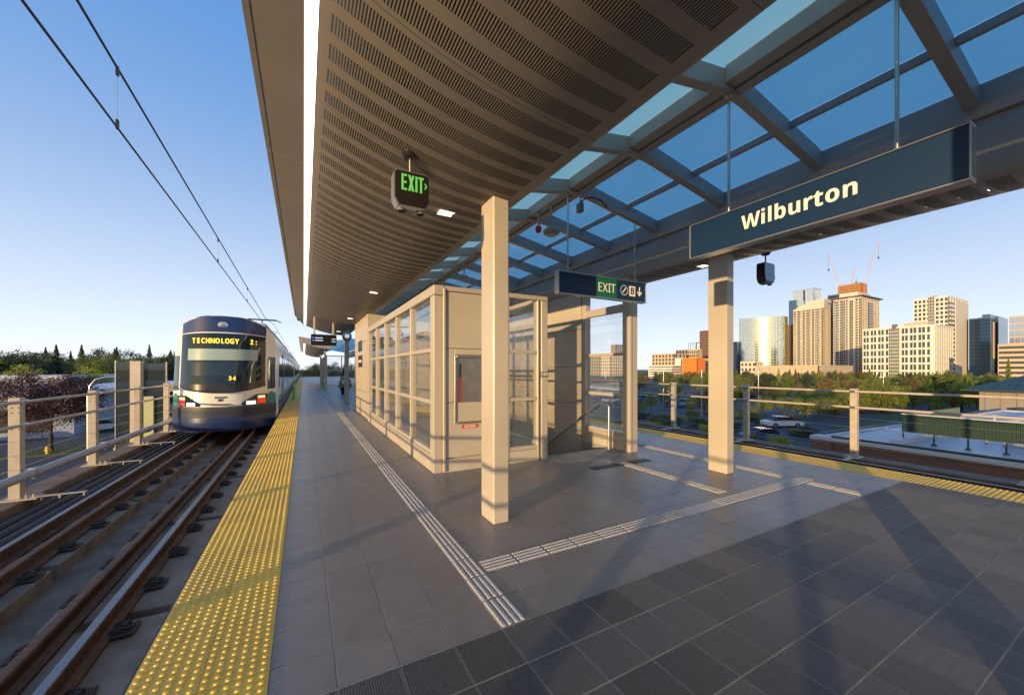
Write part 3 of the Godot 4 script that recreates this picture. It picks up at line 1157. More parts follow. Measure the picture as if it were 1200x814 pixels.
# ------------------------------------------------------------------ signs and fittings
func signs() -> void:
	# station name board hung from the ridge on two rods
	var t := thing("station_name_sign", "long navy station name board hung on two rods, reading Wilburton", "sign")
	var m := MB.new()
	m.bspan(V(3.655, 2.80, -2.672), V(3.745, 3.138, -0.717), 0.004)
	obj("board", m, M.navy, t)
	m = MB.new()
	m.bspan(V(3.645, 2.785, -2.684), V(3.755, 2.80, -0.705), 0.003)
	m.bspan(V(3.645, 3.138, -2.684), V(3.755, 3.152, -0.705), 0.003)
	m.bspan(V(3.645, 2.80, -2.684), V(3.755, 3.138, -2.672), 0.003)
	m.bspan(V(3.645, 2.80, -0.717), V(3.755, 3.138, -0.705), 0.003)
	obj("edge_frame", m, M.alu, t)
	var w := obj("lettering", text("Wilburton", 0.133, 0.004, true), M.white_text, t)
	w.rotation.y = -PI / 2
	w.position = V(3.652, 2.985, -1.69)
	for z in [-1.06, -2.28]:
		m = MB.new()
		m.cyl(V(3.70, 3.15, z), V(3.70, 4.36, z), 0.0125, 12)
		m.cyl(V(3.70, 4.31, z), V(3.70, 4.335, z), 0.035, 12)
		m.cyl(V(3.70, 3.15, z), V(3.70, 3.175, z), 0.02, 12)
		obj("hanging_rod", m, M.alu, t)
	# direction sign across the stair head
	t = thing("exit_sign", "navy hanging exit sign with green field, stair symbol, letter B and down arrow", "sign")
	var z := -4.72
	m = MB.new()
	m.bspan(V(3.36, 2.765, z - 0.045), V(5.19, 3.085, z + 0.045), 0.004)
	obj("board", m, M.navy, t)
	m = MB.new()
	m.bspan(V(3.345, 2.75, z - 0.055), V(5.205, 2.765, z + 0.055), 0.003)
	m.bspan(V(3.345, 3.085, z - 0.055), V(5.205, 3.10, z + 0.055), 0.003)
	m.bspan(V(3.345, 2.765, z - 0.055), V(3.36, 3.085, z + 0.055), 0.003)
	m.bspan(V(5.19, 2.765, z - 0.055), V(5.205, 3.085, z + 0.055), 0.003)
	obj("edge_frame", m, M.alu, t)
	m = MB.new()
	m.span(V(4.085, 2.768, z + 0.0452), V(4.52, 3.082, z + 0.048))
	var gf := obj("green_field", m, M.green, t)
	w = obj("lettering", text("EXIT", 0.145, 0.003), M.white_text, gf)
	w.position = V(4.305, 2.925, z + 0.049)
	m = MB.new()
	for k in 28:
		var a := TAU * k / 28.0
		var b := TAU * (k + 1) / 28.0
		m.away([V(4.69 + 0.083 * cos(a), 2.925 + 0.083 * sin(a), z + 0.047), V(4.69 + 0.083 * cos(b), 2.925 + 0.083 * sin(b), z + 0.047), V(4.69 + 0.074 * cos(b), 2.925 + 0.074 * sin(b), z + 0.047), V(4.69 + 0.074 * cos(a), 2.925 + 0.074 * sin(a), z + 0.047)], V(4.69, 2.925, 0 + z - 1))
	m.prism_z(PackedVector2Array([V2(4.648, 2.885), V2(4.665, 2.878), V2(4.735, 2.962), V2(4.718, 2.972)]), z + 0.0455, z + 0.048)
	obj("stair_symbol", m, M.white_text, t)
	m = MB.new()
	m.span(V(4.805, 2.84, z + 0.0455), V(4.945, 3.01, z + 0.048))
	var bp := obj("letter_plate", m, M.white_text, t)
	w = obj("lettering", text("B", 0.115, 0.003, true), M.navy, bp)
	w.position = V(4.875, 2.925, z + 0.049)
	m = MB.new()
	m.prism_z(PackedVector2Array([V2(5.035, 3.01), V2(5.057, 3.01), V2(5.057, 2.905), V2(5.09, 2.935), V2(5.102, 2.915), V2(5.046, 2.85), V2(4.99, 2.915), V2(5.002, 2.935), V2(5.035, 2.905)]), z + 0.0455, z + 0.048)
	obj("arrow", m, M.white_text, t)
	for x in [3.56, 4.99]:
		m = MB.new()
		m.cyl(V(x, 3.10, z), V(x, 4.36 - 0.18 * absf(x - MID), z), 0.0115, 10)
		obj("hanging_rod", m, M.alu, t)
	# emergency exit lights under both soffits
	exit_light(V(0.84, soffit_y(0.84), -3.45), "black emergency exit light with green EXIT hanging from the soffit above the walkway", true)
	exit_light(V(2 * MID - 0.84, soffit_y(0.84), -3.52), "dark emergency light hanging from the soffit beside the skyline", false)
	# fittings under the ridge
	var d := thing("dome_lamp", "grey dome fitting under the glass ridge above the stair", "ceiling fitting", V(3.62, 3.88, -5.25), 0.0, "fittings under the ridge")
	m = MB.new()
	m.lathe([[0.0, -0.05], [0.09, -0.045], [0.135, -0.01], [0.14, 0.03], [0.10, 0.07], [0.03, 0.08], [0.0, 0.08]], Vector3.ZERO, 20)
	obj("housing", m, M.steel, d)
	m = MB.new()
	m.cyl(V(0, 0.08, 0), V(0, 0.46, 0), 0.018, 10)
	obj("stem", m, M.steel, d)
	copy_of(d, "dome_lamp", "smaller looking grey dome fitting farther along the glass ridge", V(3.62, 3.95, -9.2))
	var s := thing("strobe_beacon", "small red strobe beacon beside the grey dome fitting", "beacon", V(3.60, 4.05, -5.62))
	m = MB.new()
	m.lathe([[0.0, -0.06], [0.045, -0.05], [0.055, 0.0], [0.05, 0.05], [0.02, 0.06]], Vector3.ZERO, 14)
	obj("lens", m, M.red, s)
	m = MB.new()
	m.cyl(V(0, 0.06, 0), V(0, 0.30, 0), 0.02, 10)
	obj("stem", m, M.steel, s)
	var cam := thing("security_camera", "grey bracket camera with looped cable under the glass ridge", "camera", V(3.66, 4.02, -4.55))
	m = MB.new()
	m.bbox(V(0, 0.02, 0), V(0.08, 0.14, 0.10), 0.01)
	obj("body", m, M.grey_plastic, cam)
	m = MB.new()
	m.tube([V(0, 0.09, 0), V(0.02, 0.24, 0.0), V(0.02, 0.33, 0)], 0.014, 8)
	obj("bracket", m, M.steel, cam)
	m = MB.new()
	m.tube([V(0.03, 0.12, 0), V(0.12, 0.20, 0), V(0.26, 0.235, 0), V(0.42, 0.22, 0), V(0.55, 0.15, -0.02), V(0.62, 0.24, -0.1)], 0.011, 8)
	obj("cable", m, M.dark, cam)

func exit_light(at: Vector3, label: String, lit: bool) -> void:
	var t := thing("emergency_light", label, "exit light", at)
	var m := MB.new()
	m.lathe([[0.0, -0.035], [0.055, -0.03], [0.075, 0.0], [0.075, 0.06]], Vector3.ZERO, 18)
	obj("ceiling_rose", m, M.black_plastic, t)
	m = MB.new()
	m.cyl(V(0, -0.03, 0), V(0, -0.17, 0), 0.011, 10)
	obj("stem", m, M.alu if lit else M.dark, t)
	m = MB.new()
	var o := PackedVector2Array([V2(-0.155, -0.20), V2(-0.13, -0.175), V2(0.13, -0.175), V2(0.155, -0.20), V2(0.155, -0.42), V2(0.12, -0.49), V2(0.03, -0.515), V2(-0.03, -0.515), V2(-0.12, -0.49), V2(-0.155, -0.42)])
	m.prism_z(o, -0.06, 0.06)
	obj("case", m, M.grey_plastic if lit else M.black_plastic, t)
	m = MB.new()
	m.bbox(V(0, -0.18, 0), V(0.16, 0.03, 0.07), 0.006)
	obj("cap", m, M.black_plastic, t)
	m = MB.new()
	m.prism_z(PackedVector2Array([V2(-0.145, -0.205), V2(-0.125, -0.186), V2(0.125, -0.186), V2(0.145, -0.205), V2(0.145, -0.372), V2(-0.145, -0.372)]), 0.0602, 0.068)
	var face := obj("sign_face", m, M.black_plastic if lit else M.smoked, t)
	m = MB.new()
	m.prism_z(PackedVector2Array([V2(-0.145, -0.380), V2(0.145, -0.380), V2(0.145, -0.418), V2(0.112, -0.478), V2(-0.112, -0.478), V2(-0.145, -0.418)]), 0.0602, 0.074)
	obj("lower_cover", m, M.black_plastic if lit else M.smoked, t)
	for s in [-0.085, 0.085]:
		m = MB.new()
		m.lathe([[0.034, 0.0], [0.034, 0.03], [0.0, 0.034]], V(s, -0.525, 0.02), 14)
		obj("lamp_head", m, M.grey_plastic, t)
	if lit:
		# condensed capitals made of bars
		var g := MB.new()
		var y0 := -0.352
		var y1 := -0.212
		var b := func(x: float, y: float, x2: float, y2: float) -> void: g.span(V(x, y, 0.0685), V(x2, y2, 0.0705))
		b.call(-0.092, y0, -0.074, y1)
		b.call(-0.0735, y1 - 0.018, -0.044, y1); b.call(-0.0735, -0.291, -0.048, -0.273); b.call(-0.0735, y0, -0.044, y0 + 0.018)
		g.prism_z(PackedVector2Array([V2(-0.034, y0), V2(-0.014, y0), V2(0.020, y1), V2(0.0, y1)]), 0.0685, 0.0705)
		g.prism_z(PackedVector2Array([V2(-0.034, y1), V2(-0.014, y1), V2(0.020, y0), V2(0.0, y0)]), 0.0687, 0.0707)
		b.call(0.030, y0, 0.048, y1)
		b.call(0.056, y1 - 0.018, 0.104, y1); b.call(0.071, y0, 0.089, y1 - 0.0185)
		obj("lettering", g, M.exit_green, face)
		g = MB.new()
		g.prism_z(PackedVector2Array([V2(0.110, -0.262), V2(0.118, -0.256), V2(0.136, -0.284), V2(0.118, -0.312), V2(0.110, -0.306), V2(0.124, -0.284)]), 0.0685, 0.0705)
		obj("chevron", g, M.exit_green, face)

# ------------------------------------------------------------------ train
const TX := -2.16
func hw(y: float) -> float:
	if y <= 2.3: return 1.325 - (0.05 if y < 0.0 else 0.0)
	return 1.325 * pow(maxf(1.0 - pow((y - 2.3) / 0.95, 2.6), 0.0), 1.0 / 2.6)

func nose(x: float, y: float) -> float:
	var back := 0.17 * maxf(0.0, y - 0.9) + 0.10 * maxf(0.0, y - 2.5)
	return -14.0 - 1.08 * pow(absf(x) / 1.325, 2.8) - back - 0.25 * maxf(0.0, 0.05 - y)

# patch of the curved front between two heights; lo and hi take x
func front(xl: float, xr: float, lo: Callable, hi: Callable, off: float, nx := 22, ny := 8) -> MB:
	var m := MB.new()
	var p := func(i: int, j: int) -> Array:
		var x := lerpf(xl, xr, float(i) / nx)
		var y: float = lerpf(lo.call(x), hi.call(x), float(j) / ny)
		var lim := hw(y)
		x = clampf(x, -lim, lim)
		var e := 0.01
		var dx := (nose(x + e, y) - nose(x - e, y)) / (2 * e)
		var dy := (nose(x, y + e) - nose(x, y - e)) / (2 * e)
		var n := V(-dx, -dy, 1).normalized()
		return [V(TX + x, y, nose(x, y)) + n * off, n]
	for i in nx:
		for j in ny:
			var a: Array = p.call(i, j)
			var b: Array = p.call(i, j + 1)
			var c: Array = p.call(i + 1, j + 1)
			var d: Array = p.call(i + 1, j)
			m.squad(a[0], b[0], c[0], d[0], a[1], b[1], c[1], d[1])
	return m

func train() -> void:
	var t := thing("light_rail_train", "white navy and teal light rail train arriving with TECHNOLOGY in amber lights", "train")
	var white := mat(0.72, 0.70, 0.66, 0.28)
	white.clearcoat_enabled = true
	white.clearcoat = 0.5
	var navy := mat(0.007, 0.026, 0.105, 0.3)
	navy.clearcoat_enabled = true
	navy.clearcoat = 0.6
	var teal := mat(0.02, 0.22, 0.17, 0.3)
	var black := mat(0.012, 0.030, 0.044, 0.05, 0.06)
	var mask := mat(0.022, 0.020, 0.022, 0.25)
	var slate := mat(0.024, 0.034, 0.060, 0.6)
	var dark := mat(0.02, 0.02, 0.022, 0.6)
	var k := func(v: float) -> Callable: return func(_x: float) -> float: return v
	# shell: nose surface and sides swept back from it
	obj("nose_shell", front(-1.325, 1.325, k.call(-0.21), k.call(3.245), 0.0, 30, 40), white, t)
	for car in 3:
		var prof := []
		prof.append(V2(-1.275, -0.21))
		for q in [0.0, 0.6, 1.2, 1.8, 2.3]: prof.append(V2(-1.325, q))
		for i in 13:
			var y := 2.3 + 0.949 * sin(PI / 2 * (i + 1) / 13.0)
			prof.append(V2(-hw(y), y))
		var back: Array = prof.duplicate()
		back.reverse()
		for q in back: prof.append(V2(-q.x, q.y))
		var m := MB.new()
		var zb: float = [-42.0, -71.4, -100.0][car]
		for i in prof.size() - 1:
			var a: Vector2 = prof[i]
			var b: Vector2 = prof[i + 1]
			var za: float = nose(a.x, a.y) if car == 0 else [0.0, -42.6, -72.0][car]
			var zc2: float = nose(b.x, b.y) if car == 0 else [0.0, -42.6, -72.0][car]
			m.quad(V(TX + a.x, a.y, za), V(TX + b.x, b.y, zc2), V(TX + b.x, b.y, zb), V(TX + a.x, a.y, zb))
		obj("car_body", m, white, t)
		if car > 0:
			m = MB.new()
			var zj: float = [0.0, -42.0, -71.4][car]
			m.span(V(TX - 1.1, 0.1, zj - 0.6), V(TX + 1.1, 2.9, zj))
			obj("gangway", m, dark, t)
		# side stripe, windows and doors on both sides
		for s in [-1.0, 1.0]:
			var xs: float = TX + s * 1.325
			var zf: float = [-16.6, -43.2, -72.4][car]
			m = MB.new()
			m.span(V(xs, -0.20, zb), V(xs + s * 0.006, 0.42, zf))
			obj("lower_band", m, slate, t)
			m = MB.new()
			m.span(V(xs, 0.42, zb), V(xs + s * 0.006, 0.62, zf))
			obj("teal_band", m, teal, t)
			for j in 12:
				var z := zf - 0.4 - j * 2.15
				if z - 1.8 < zb: break
				m = MB.new()
				if j % 3 == 1:
					m.span(V(xs, 0.0, z - 1.5), V(xs + s * 0.012, 2.25, z))
					var door := obj("door", m, slate, t)
					for q in 2:
						m = MB.new()
						m.span(V(xs + s * 0.0125, 0.45, z - 0.08 - q * 0.72), V(xs + s * 0.02, 2.1, z - 0.68 - q * 0.72))
						obj("door_window", m, black, door)
				else:
					m.bspan(V(xs - s * 0.01, 0.95, z - 1.9), V(xs + s * 0.014, 2.1, z), 0.005)
					obj("side_window", m, black, t)
		m = MB.new()
		m.bspan(V(TX - 0.9, 3.15, zb + 2), V(TX + 0.9, 3.42, ([-17.8, -45.0, -74.0][car])), 0.08)
		obj("roof_equipment", m, mat(0.35, 0.36, 0.37, 0.6), t)
	# nose details
	obj("roof_cap", front(-1.06, 1.06, func(x: float) -> float: return 2.74 - 0.05 * x * x, func(x: float) -> float: return 3.235 - 0.22 * pow(absf(x), 2.4), 0.012, 24, 8), navy, t)
	var glass_lo := func(x: float) -> float: return 0.90 + 0.16 * pow(absf(x) / 1.0, 2.2)
	obj("windscreen", front(-1.05, 1.05, func(x: float) -> float: return 1.17, func(x: float) -> float: return 2.70 - 0.04 * x * x, 0.014, 24, 12), black, t)
	obj("lower_mask", front(-1.06, 1.06, glass_lo, k.call(1.17), 0.0145, 24, 6), mask, t)
	obj("sun_blind", front(-0.84, 0.86, k.call(1.88), k.call(2.22), 0.019, 16, 3), mat(0.30, 0.40, 0.37, 0.25), t)
	obj("cab_partition", front(-0.74, 0.55, k.call(1.42), k.call(1.82), 0.0175, 12, 3), mat(0.02, 0.04, 0.06, 0.15), t)
	for s in [-1.0, 1.0]:
		var h := front(0.50 * s, 1.10 * s, func(x: float) -> float: return 0.515, func(x: float) -> float: return 0.60 + 0.24 * clampf((absf(x) - 0.50) / 0.35, 0.0, 1.0), 0.022, 10, 4)
		if s < 0: h = front(-1.10, -0.50, func(x: float) -> float: return 0.515, func(x: float) -> float: return 0.60 + 0.24 * clampf((absf(x) - 0.50) / 0.35, 0.0, 1.0), 0.022, 10, 4)
		var head := obj("headlight", h, black, t)
		var lo := func(a: float, b: float, y0: float, y1: float) -> MB: return front(minf(a * s, b * s), maxf(a * s, b * s), k.call(y0), k.call(y1), 0.03, 6, 3)
		obj("red_lamp", lo.call(0.86, 1.05, 0.545, 0.70), glow(0.9, 0.03, 0.02, 0.35), head)
		obj("amber_lamp", lo.call(0.87, 1.04, 0.715, 0.79), glow(1.0, 0.55, 0.25, 0.9), head)
		obj("white_lamp", lo.call(0.60, 0.82, 0.535, 0.64), glow(1.0, 0.95, 0.9, 0.9), head)
		var tl := front(1.12, 1.325, k.call(0.50), func(x: float) -> float: return 0.78 + 0.12 * sin((absf(x) - 1.1) * 14.0), 0.004, 6, 3) if s > 0 else front(-1.325, -1.12, k.call(0.50), func(x: float) -> float: return 0.78 + 0.12 * sin((absf(x) - 1.1) * 14.0), 0.004, 6, 3)
		obj("teal_flash", tl, teal, t)
	obj("cab_side_window", front(1.12, 1.30, k.call(0.98), k.call(2.02), 0.012, 6, 4), black, t)
	obj("cab_side_window", front(-1.30, -1.12, k.call(0.98), k.call(2.02), 0.012, 6, 4), black, t)
	obj("bumper", front(-1.3, 1.3, k.call(0.19), k.call(0.505), 0.045, 28, 4), slate, t)
	obj("bumper_top", front(-1.3, 1.3, k.call(0.42), k.call(0.50), 0.052, 28, 2), mat(0.05, 0.05, 0.055, 0.55), t)
	obj("skirt", front(-1.3, 1.3, k.call(-0.22), k.call(0.188), 0.04, 28, 4), navy, t)
	# round lamp, emblem, wiper, grille
	var zc := nose(0, 2.96)
	var m := MB.new()
	for i in 20:
		var a := TAU * i / 20.0
		var b := TAU * (i + 1) / 20.0
		m.tri(V(TX, 2.96, zc + 0.05), V(TX + 0.13 * cos(b), 2.96 + 0.10 * sin(b), zc + 0.03), V(TX + 0.13 * cos(a), 2.96 + 0.10 * sin(a), zc + 0.03))
	obj("roof_lamp", m, M.alu, t)
	m = MB.new()
	zc = nose(0, 0.7)
	m.prism_z(PackedVector2Array([V2(TX - 0.14, 0.80), V2(TX + 0.13, 0.80), V2(TX + 0.13, 0.755), V2(TX - 0.14, 0.755)]), zc, zc + 0.02)
	m.prism_z(PackedVector2Array([V2(TX - 0.06, 0.735), V2(TX + 0.05, 0.735), V2(TX + 0.03, 0.665), V2(TX - 0.06, 0.665)]), zc, zc + 0.02)
	m.prism_z(PackedVector2Array([V2(TX - 0.22, 0.585), V2(TX + 0.22, 0.585), V2(TX + 0.22, 0.56), V2(TX - 0.22, 0.56)]), zc, zc + 0.018)
	obj("emblem", m, slate, t)
	m = MB.new()
	m.tube([V(TX + 0.25, 1.12, nose(0.25, 1.12) + 0.04), V(TX - 0.1, 1.30, nose(-0.1, 1.3) + 0.045), V(TX - 0.72, 1.43, nose(-0.72, 1.43) + 0.05)], 0.012, 6)
	obj("wiper", m, dark, t)
	m = MB.new()
	m.tube([V(TX + 0.70, 1.2, nose(0.7, 1.2) + 0.03), V(TX + 0.74, 1.7, nose(0.74, 1.7) + 0.03), V(TX + 0.92, 2.3, nose(0.92, 2.3) + 0.03)], 0.016, 6)
	obj("blind_cord", m, mat(0.5, 0.55, 0.5, 0.5), t)
	var spell := func(word: String, called: String, x: float, y: float, h: float, step: float) -> void:
		for i in word.length():
			var l := obj(called, text(word[i], h, 0.004, true), M.amber, t)
			l.position = V(TX + x, y, nose(x, y) + 0.045)
			l.rotation.y = -atan((nose(x + 0.01, y) - nose(x - 0.01, y)) / 0.02)
			l.scale.x = 0.85
			x += step
	spell.call("TECHNOLOGY", "destination_letter", -0.70, 2.46, 0.15, 0.118)
	spell.call("2:", "route_letter", 0.72, 2.46, 0.15, 0.11)
	spell.call("34", "number_letter", 0.22, 1.34, 0.12, 0.10)
	# pantograph reaching up to the wire
	var p := Node3D.new()
	p.name = numbered("pantograph", t)
	t.add_child(p)
	m = MB.new()
	m.tube([V(TX - 0.3, 3.42, -27.0), V(TX, 4.0, -25.8), V(TX, 4.55, -26.9)], 0.03, 6)
	m.tube([V(TX + 0.3, 3.42, -27.0), V(TX, 4.0, -25.8)], 0.03, 6)
	obj("arm", m, dark, p)
	m = MB.new()
	m.tube([V(TX - 0.95, 4.42, -26.9), V(TX - 0.7, 4.57, -26.9), V(TX + 0.7, 4.57, -26.9), V(TX + 0.95, 4.42, -26.9)], 0.03, 6)
	m.tube([V(TX - 0.7, 4.57, -27.2), V(TX + 0.7, 4.57, -27.2)], 0.03, 6)
	obj("collector_bow", m, dark, p)

func overhead_wires() -> void:
	var cy := func(z: float) -> float: return 4.86 + 0.018 * (z + 3.0) if z < -3.0 else 4.86
	var my := func(z: float) -> float: return 5.70 + 0.032 * (z + 3.0) if z < -3.0 else 5.70 + 0.02 * (z + 3.0)
	var a := []
	var b := []
	for k in 30:
		var z := 12.0 - k * 1.4
		a.append(V(TX, cy.call(z), z))
		b.append(V(TX, my.call(z), z))
	for k in 8:
		var z := -28.6 - (k + 1) * 9.0
		a.append(V(TX, 4.62, z))
		b.append(V(TX, 4.95 + 0.1 * absf(k - 3.5), z))
	var m := MB.new()
	m.tube(a, 0.0145, 6)
	tag(obj("contact_wire", m, M.dark), "lower overhead contact wire running to the train", "wire", "overhead wires above the train's track")
	m = MB.new()
	m.tube(b, 0.016, 6)
	tag(obj("messenger_wire", m, M.dark), "upper overhead messenger wire above the contact wire", "wire", "overhead wires above the train's track")
	for z in [-6.9, -13.6, -20.0]:
		var d := thing("dropper", "thin wire dropper between the overhead wires " + ("high above the track" if z > -7.0 else ("above the train's nose" if z > -14.0 else "behind the train's nose")), "dropper", V(TX, 0, z), 0.0, "droppers")
		m = MB.new()
		m.cyl(V(0, cy.call(z), 0), V(0, my.call(z), 0), 0.0035, 5)
		obj("drop_wire", m, M.steel, d)
		for y in [cy.call(z) + 0.04, my.call(z) - 0.04]:
			m = MB.new()
			m.bbox(V(0, y, 0), V(0.03, 0.13, 0.05), 0.008)
			obj("clamp", m, M.dark, d)
	# unseen short post behind the viewpoint, placed to cast the shadow on the paving
	var bp := thing("shadow_post", "short unseen post at the railing behind the viewpoint, placed for its shadow", "post", V(-4.2, 0, 2.45))
	m = MB.new()
	m.cyl(V(0, -0.46, 0), V(0, 1.9, 0), 0.08, 12)
	obj("mast", m, M.steel, bp)
	m = MB.new()
	m.bbox(V(0, 1.62, 0), V(0.24, 0.5, 0.2), 0.02)
	obj("case", m, M.dark, bp)
	# poles along the far track edge
	for k in 4:
		var z := -46.0 - k * 28.0
		var p := thing("catenary_pole", "grey catenary pole beyond the train, " + ["first", "second", "third", "fourth"][k] + " along the track", "pole", V(-4.8, 0, z), 0.0, "catenary poles")
		m = MB.new()
		m.cyl(V(0, -1.0, 0), V(0, 6.4, 0), 0.11, 10)
		obj("mast", m, M.steel, p)
		m = MB.new()
		m.tube([V(0, 5.7, 0), V(2.4, 5.5, 0)], 0.035, 6)
		m.tube([V(0, 4.7, 0), V(2.6, 5.4, 0)], 0.03, 6)
		obj("cantilever", m, M.steel, p)

# ------------------------------------------------------------------ farther along the platform
func far_platform() -> void:
	# second canopy
	var t := thing("far_canopy", "second smaller canopy farther along the platform with curved soffit", "canopy")
	var za := -37.0
	var zb := -62.0
	for side in 2:
		var f := func(x: float) -> float: return 2 * MID - x if side == 1 else x
		var m := MB.new()
		for i in 24:
			var xl := lerpf(0.0, 2.0, i / 24.0)
			var xr := lerpf(0.0, 2.0, (i + 1) / 24.0)
			m.away([V(f.call(xl), soffit_y(xl), za), V(f.call(xr), soffit_y(xr), za), V(f.call(xr), soffit_y(xr), zb), V(f.call(xl), soffit_y(xl), zb)], V(f.call(1.0), 9, (za + zb) / 2))
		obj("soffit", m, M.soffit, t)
		m = MB.new()
		m.prism_z(PackedVector2Array([V2(f.call(0.0), 3.855), V2(f.call(-0.4), 4.30), V2(f.call(-0.38), 4.42), V2(f.call(2.0), 4.05), V2(f.call(2.05), 3.6), V2(f.call(2.0), 3.4), V2(f.call(1.3), 3.46), V2(f.call(0.65), 3.60)]), zb, za)
		obj("wing", m, M.soffit, t)
		m = MB.new()
		m.span(V(f.call(0.0), 3.80, zb), V(f.call(0.08), 3.835, za - 0.3))
		obj("light_strip", m, M.led, t)
		for z in [-41.0, -52.0]:
			m = MB.new()
			m.bspan(V(f.call(1.71), 0, z - 0.15), V(f.call(1.89), 3.45, z + 0.15), 0.01)
			obj("column", m, M.panel, t)
	var m2 := MB.new()
	m2.prism_z(PackedVector2Array([V2(2.03, 4.1), V2(3.78, 4.4), V2(5.53, 4.1), V2(5.53, 4.12), V2(3.78, 4.42), V2(2.03, 4.12)]), zb, za)
	obj("glass_roof", m2, M.roofglass, t)
	var e := thing("far_enclosure", "second glass enclosure under the far canopy", "enclosure")
	for k in 6:
		var z := -38.5 - k * 2.4
		m2 = MB.new()
		m2.bspan(V(1.75, 0, z - 0.06), V(1.86, 2.9, z + 0.06), 0.005)
		obj("frame_post", m2, M.frame, e)
		if k < 5:
			for j in 2:
				m2 = MB.new()
				m2.span(V(1.80, 0.3 + j * 1.3, z - 2.34), V(1.812, 1.5 + j * 1.3, z - 0.06))
				obj("window_pane", m2, M.pane, e)
	for y in [0.15, 1.55, 2.85]:
		m2 = MB.new()
		m2.span(V(1.757, y - 0.04, -50.5), V(1.853, y + 0.04, -38.44))
		obj("frame_bar", m2, M.frame, e)
		m2 = MB.new()
		m2.span(V(1.87, y - 0.04, -38.55), V(5.6, y + 0.04, -38.45))
		obj("frame_bar", m2, M.frame, e)
	for k in 3:
		m2 = MB.new()
		m2.span(V(1.9 + k * 1.22, 0.2, -38.51), V(3.0 + k * 1.22, 2.8, -38.50))
		obj("window_pane", m2, M.pane, e)
		m2 = MB.new()
		m2.bspan(V(3.02 + k * 1.22, 0, -38.56), V(3.10 + k * 1.22, 2.9, -38.44), 0.004)
		obj("frame_post", m2, M.frame, e)
	# hanging departure display
	var d := thing("departure_display", "black hanging departure display with blue and white lines", "display")
	m2 = MB.new()
	m2.bspan(V(0.24, 2.57, -17.1), V(1.16, 3.0, -16.9), 0.012)
	obj("case", m2, M.black_plastic, d)
	m2 = MB.new()
	for j in 2:
		m2.span(V(0.38, 2.84 - j * 0.10, -16.899), V(0.66, 2.875 - j * 0.10, -16.896))
		m2.span(V(0.98, 2.81 - j * 0.10, -16.899), V(1.12, 2.84 - j * 0.10, -16.896))
	obj("text_line", m2, glow(0.7, 0.8, 0.95, 0.5), d)
	m2 = MB.new()
	for j in 2: m2.span(V(0.29, 2.835 - j * 0.10, -16.899), V(0.345, 2.88 - j * 0.10, -16.896))
	obj("line_marker", m2, glow(0.05, 0.25, 0.9, 0.6), d)
	for x in [0.36, 1.04]:
		m2 = MB.new()
		m2.bspan(V(x - 0.035, 3.0, -17.04), V(x + 0.035, soffit_y(x) + 0.02, -16.96), 0.006)
		obj("hanger", m2, M.frame, d)
	# tag of blue circle on the far column
	var c := thing("round_sign", "round blue and white sign on the column past the lift tower", "sign", V(1.80, 3.18, -19.70))
	m2 = MB.new()
	for i in 24:
		var a := TAU * i / 24.0
		var b := TAU * (i + 1) / 24.0
		m2.tri(V(0, 0, 0.02), V(0.22 * cos(b), 0.22 * sin(b), 0.02), V(0.22 * cos(a), 0.22 * sin(a), 0.02))
		m2.away([V(0.22 * cos(a), 0.22 * sin(a), 0.02), V(0.22 * cos(b), 0.22 * sin(b), 0.02), V(0.22 * cos(b), 0.22 * sin(b), -0.02), V(0.22 * cos(a), 0.22 * sin(a), -0.02)], Vector3.ZERO)
	obj("disc", m2, mat(0.02, 0.16, 0.5, 0.4), c)
	m2 = MB.new()
	m2.span(V(-0.09, -0.10, 0.021), V(0.09, 0.10, 0.024))
	m2.span(V(-0.06, -0.14, 0.021), V(0.06, -0.101, 0.024))
	obj("white_symbol", m2, M.white_text, c)
	for q in [[V(-0.46, 0, -23.5), "yellow flexible bollard standing on the tactile strip beside the train"], [V(1.45, 0, -34.0), "lime bollard near the corner of the far enclosure"]]:
		var b := thing("bollard", q[1], "bollard", q[0], 0.0, "bollards on the platform")
		m2 = MB.new()
		m2.lathe([[0.16, 0.0], [0.15, 0.04], [0.06, 0.06], [0.055, 0.95], [0.05, 1.0], [0.0, 1.0]], Vector3.ZERO, 12)
		obj("post", m2, mat(0.45, 0.55, 0.02, 0.5), b)
		m2 = MB.new()
		m2.lathe([[0.058, 0.7], [0.061, 0.71], [0.061, 0.8], [0.058, 0.81]], Vector3.ZERO, 12)
		obj("band", m2, M.white_text, b)
	var pl := thing("potted_conifer", "dark green conical shrub in a pot by the far enclosure", "plant", V(2.35, 0, -27.0))
	m2 = MB.new()
	m2.lathe([[0.22, 0.0], [0.3, 0.45], [0.27, 0.45], [0.0, 0.42]], Vector3.ZERO, 14)
	obj("pot", m2, M.dark, pl)
	m2 = MB.new()
	for i in 700:
		var h := rng.randf()
		var a := rng.randf() * TAU
		var r := (0.42 * (1.0 - h) + 0.04) * sqrt(rng.randf_range(0.3, 1.0))
		leaf(m2, V(r * cos(a), 0.45 + h * 1.5, r * sin(a)), 0.09)
	obj("crown", m2, mat(0.02, 0.035, 0.015, 0.8), pl)

func leaf(m: MB, at: Vector3, s: float) -> void:
	var u := V(rng.randf_range(-1, 1), rng.randf_range(-0.8, 0.8), rng.randf_range(-1, 1)).normalized() * s
	var w := V(rng.randf_range(-1, 1), rng.randf_range(-1, 1), rng.randf_range(-1, 1))
	w = u.cross(w).normalized() * s * rng.randf_range(0.5, 0.9)
	m.tri(at - u * 0.5 - w * 0.3, at + u * 0.6, at + w * 0.6)
	m.tri(at - u * 0.5 - w * 0.3, at - w * 0.5 + u * 0.2, at + u * 0.6)

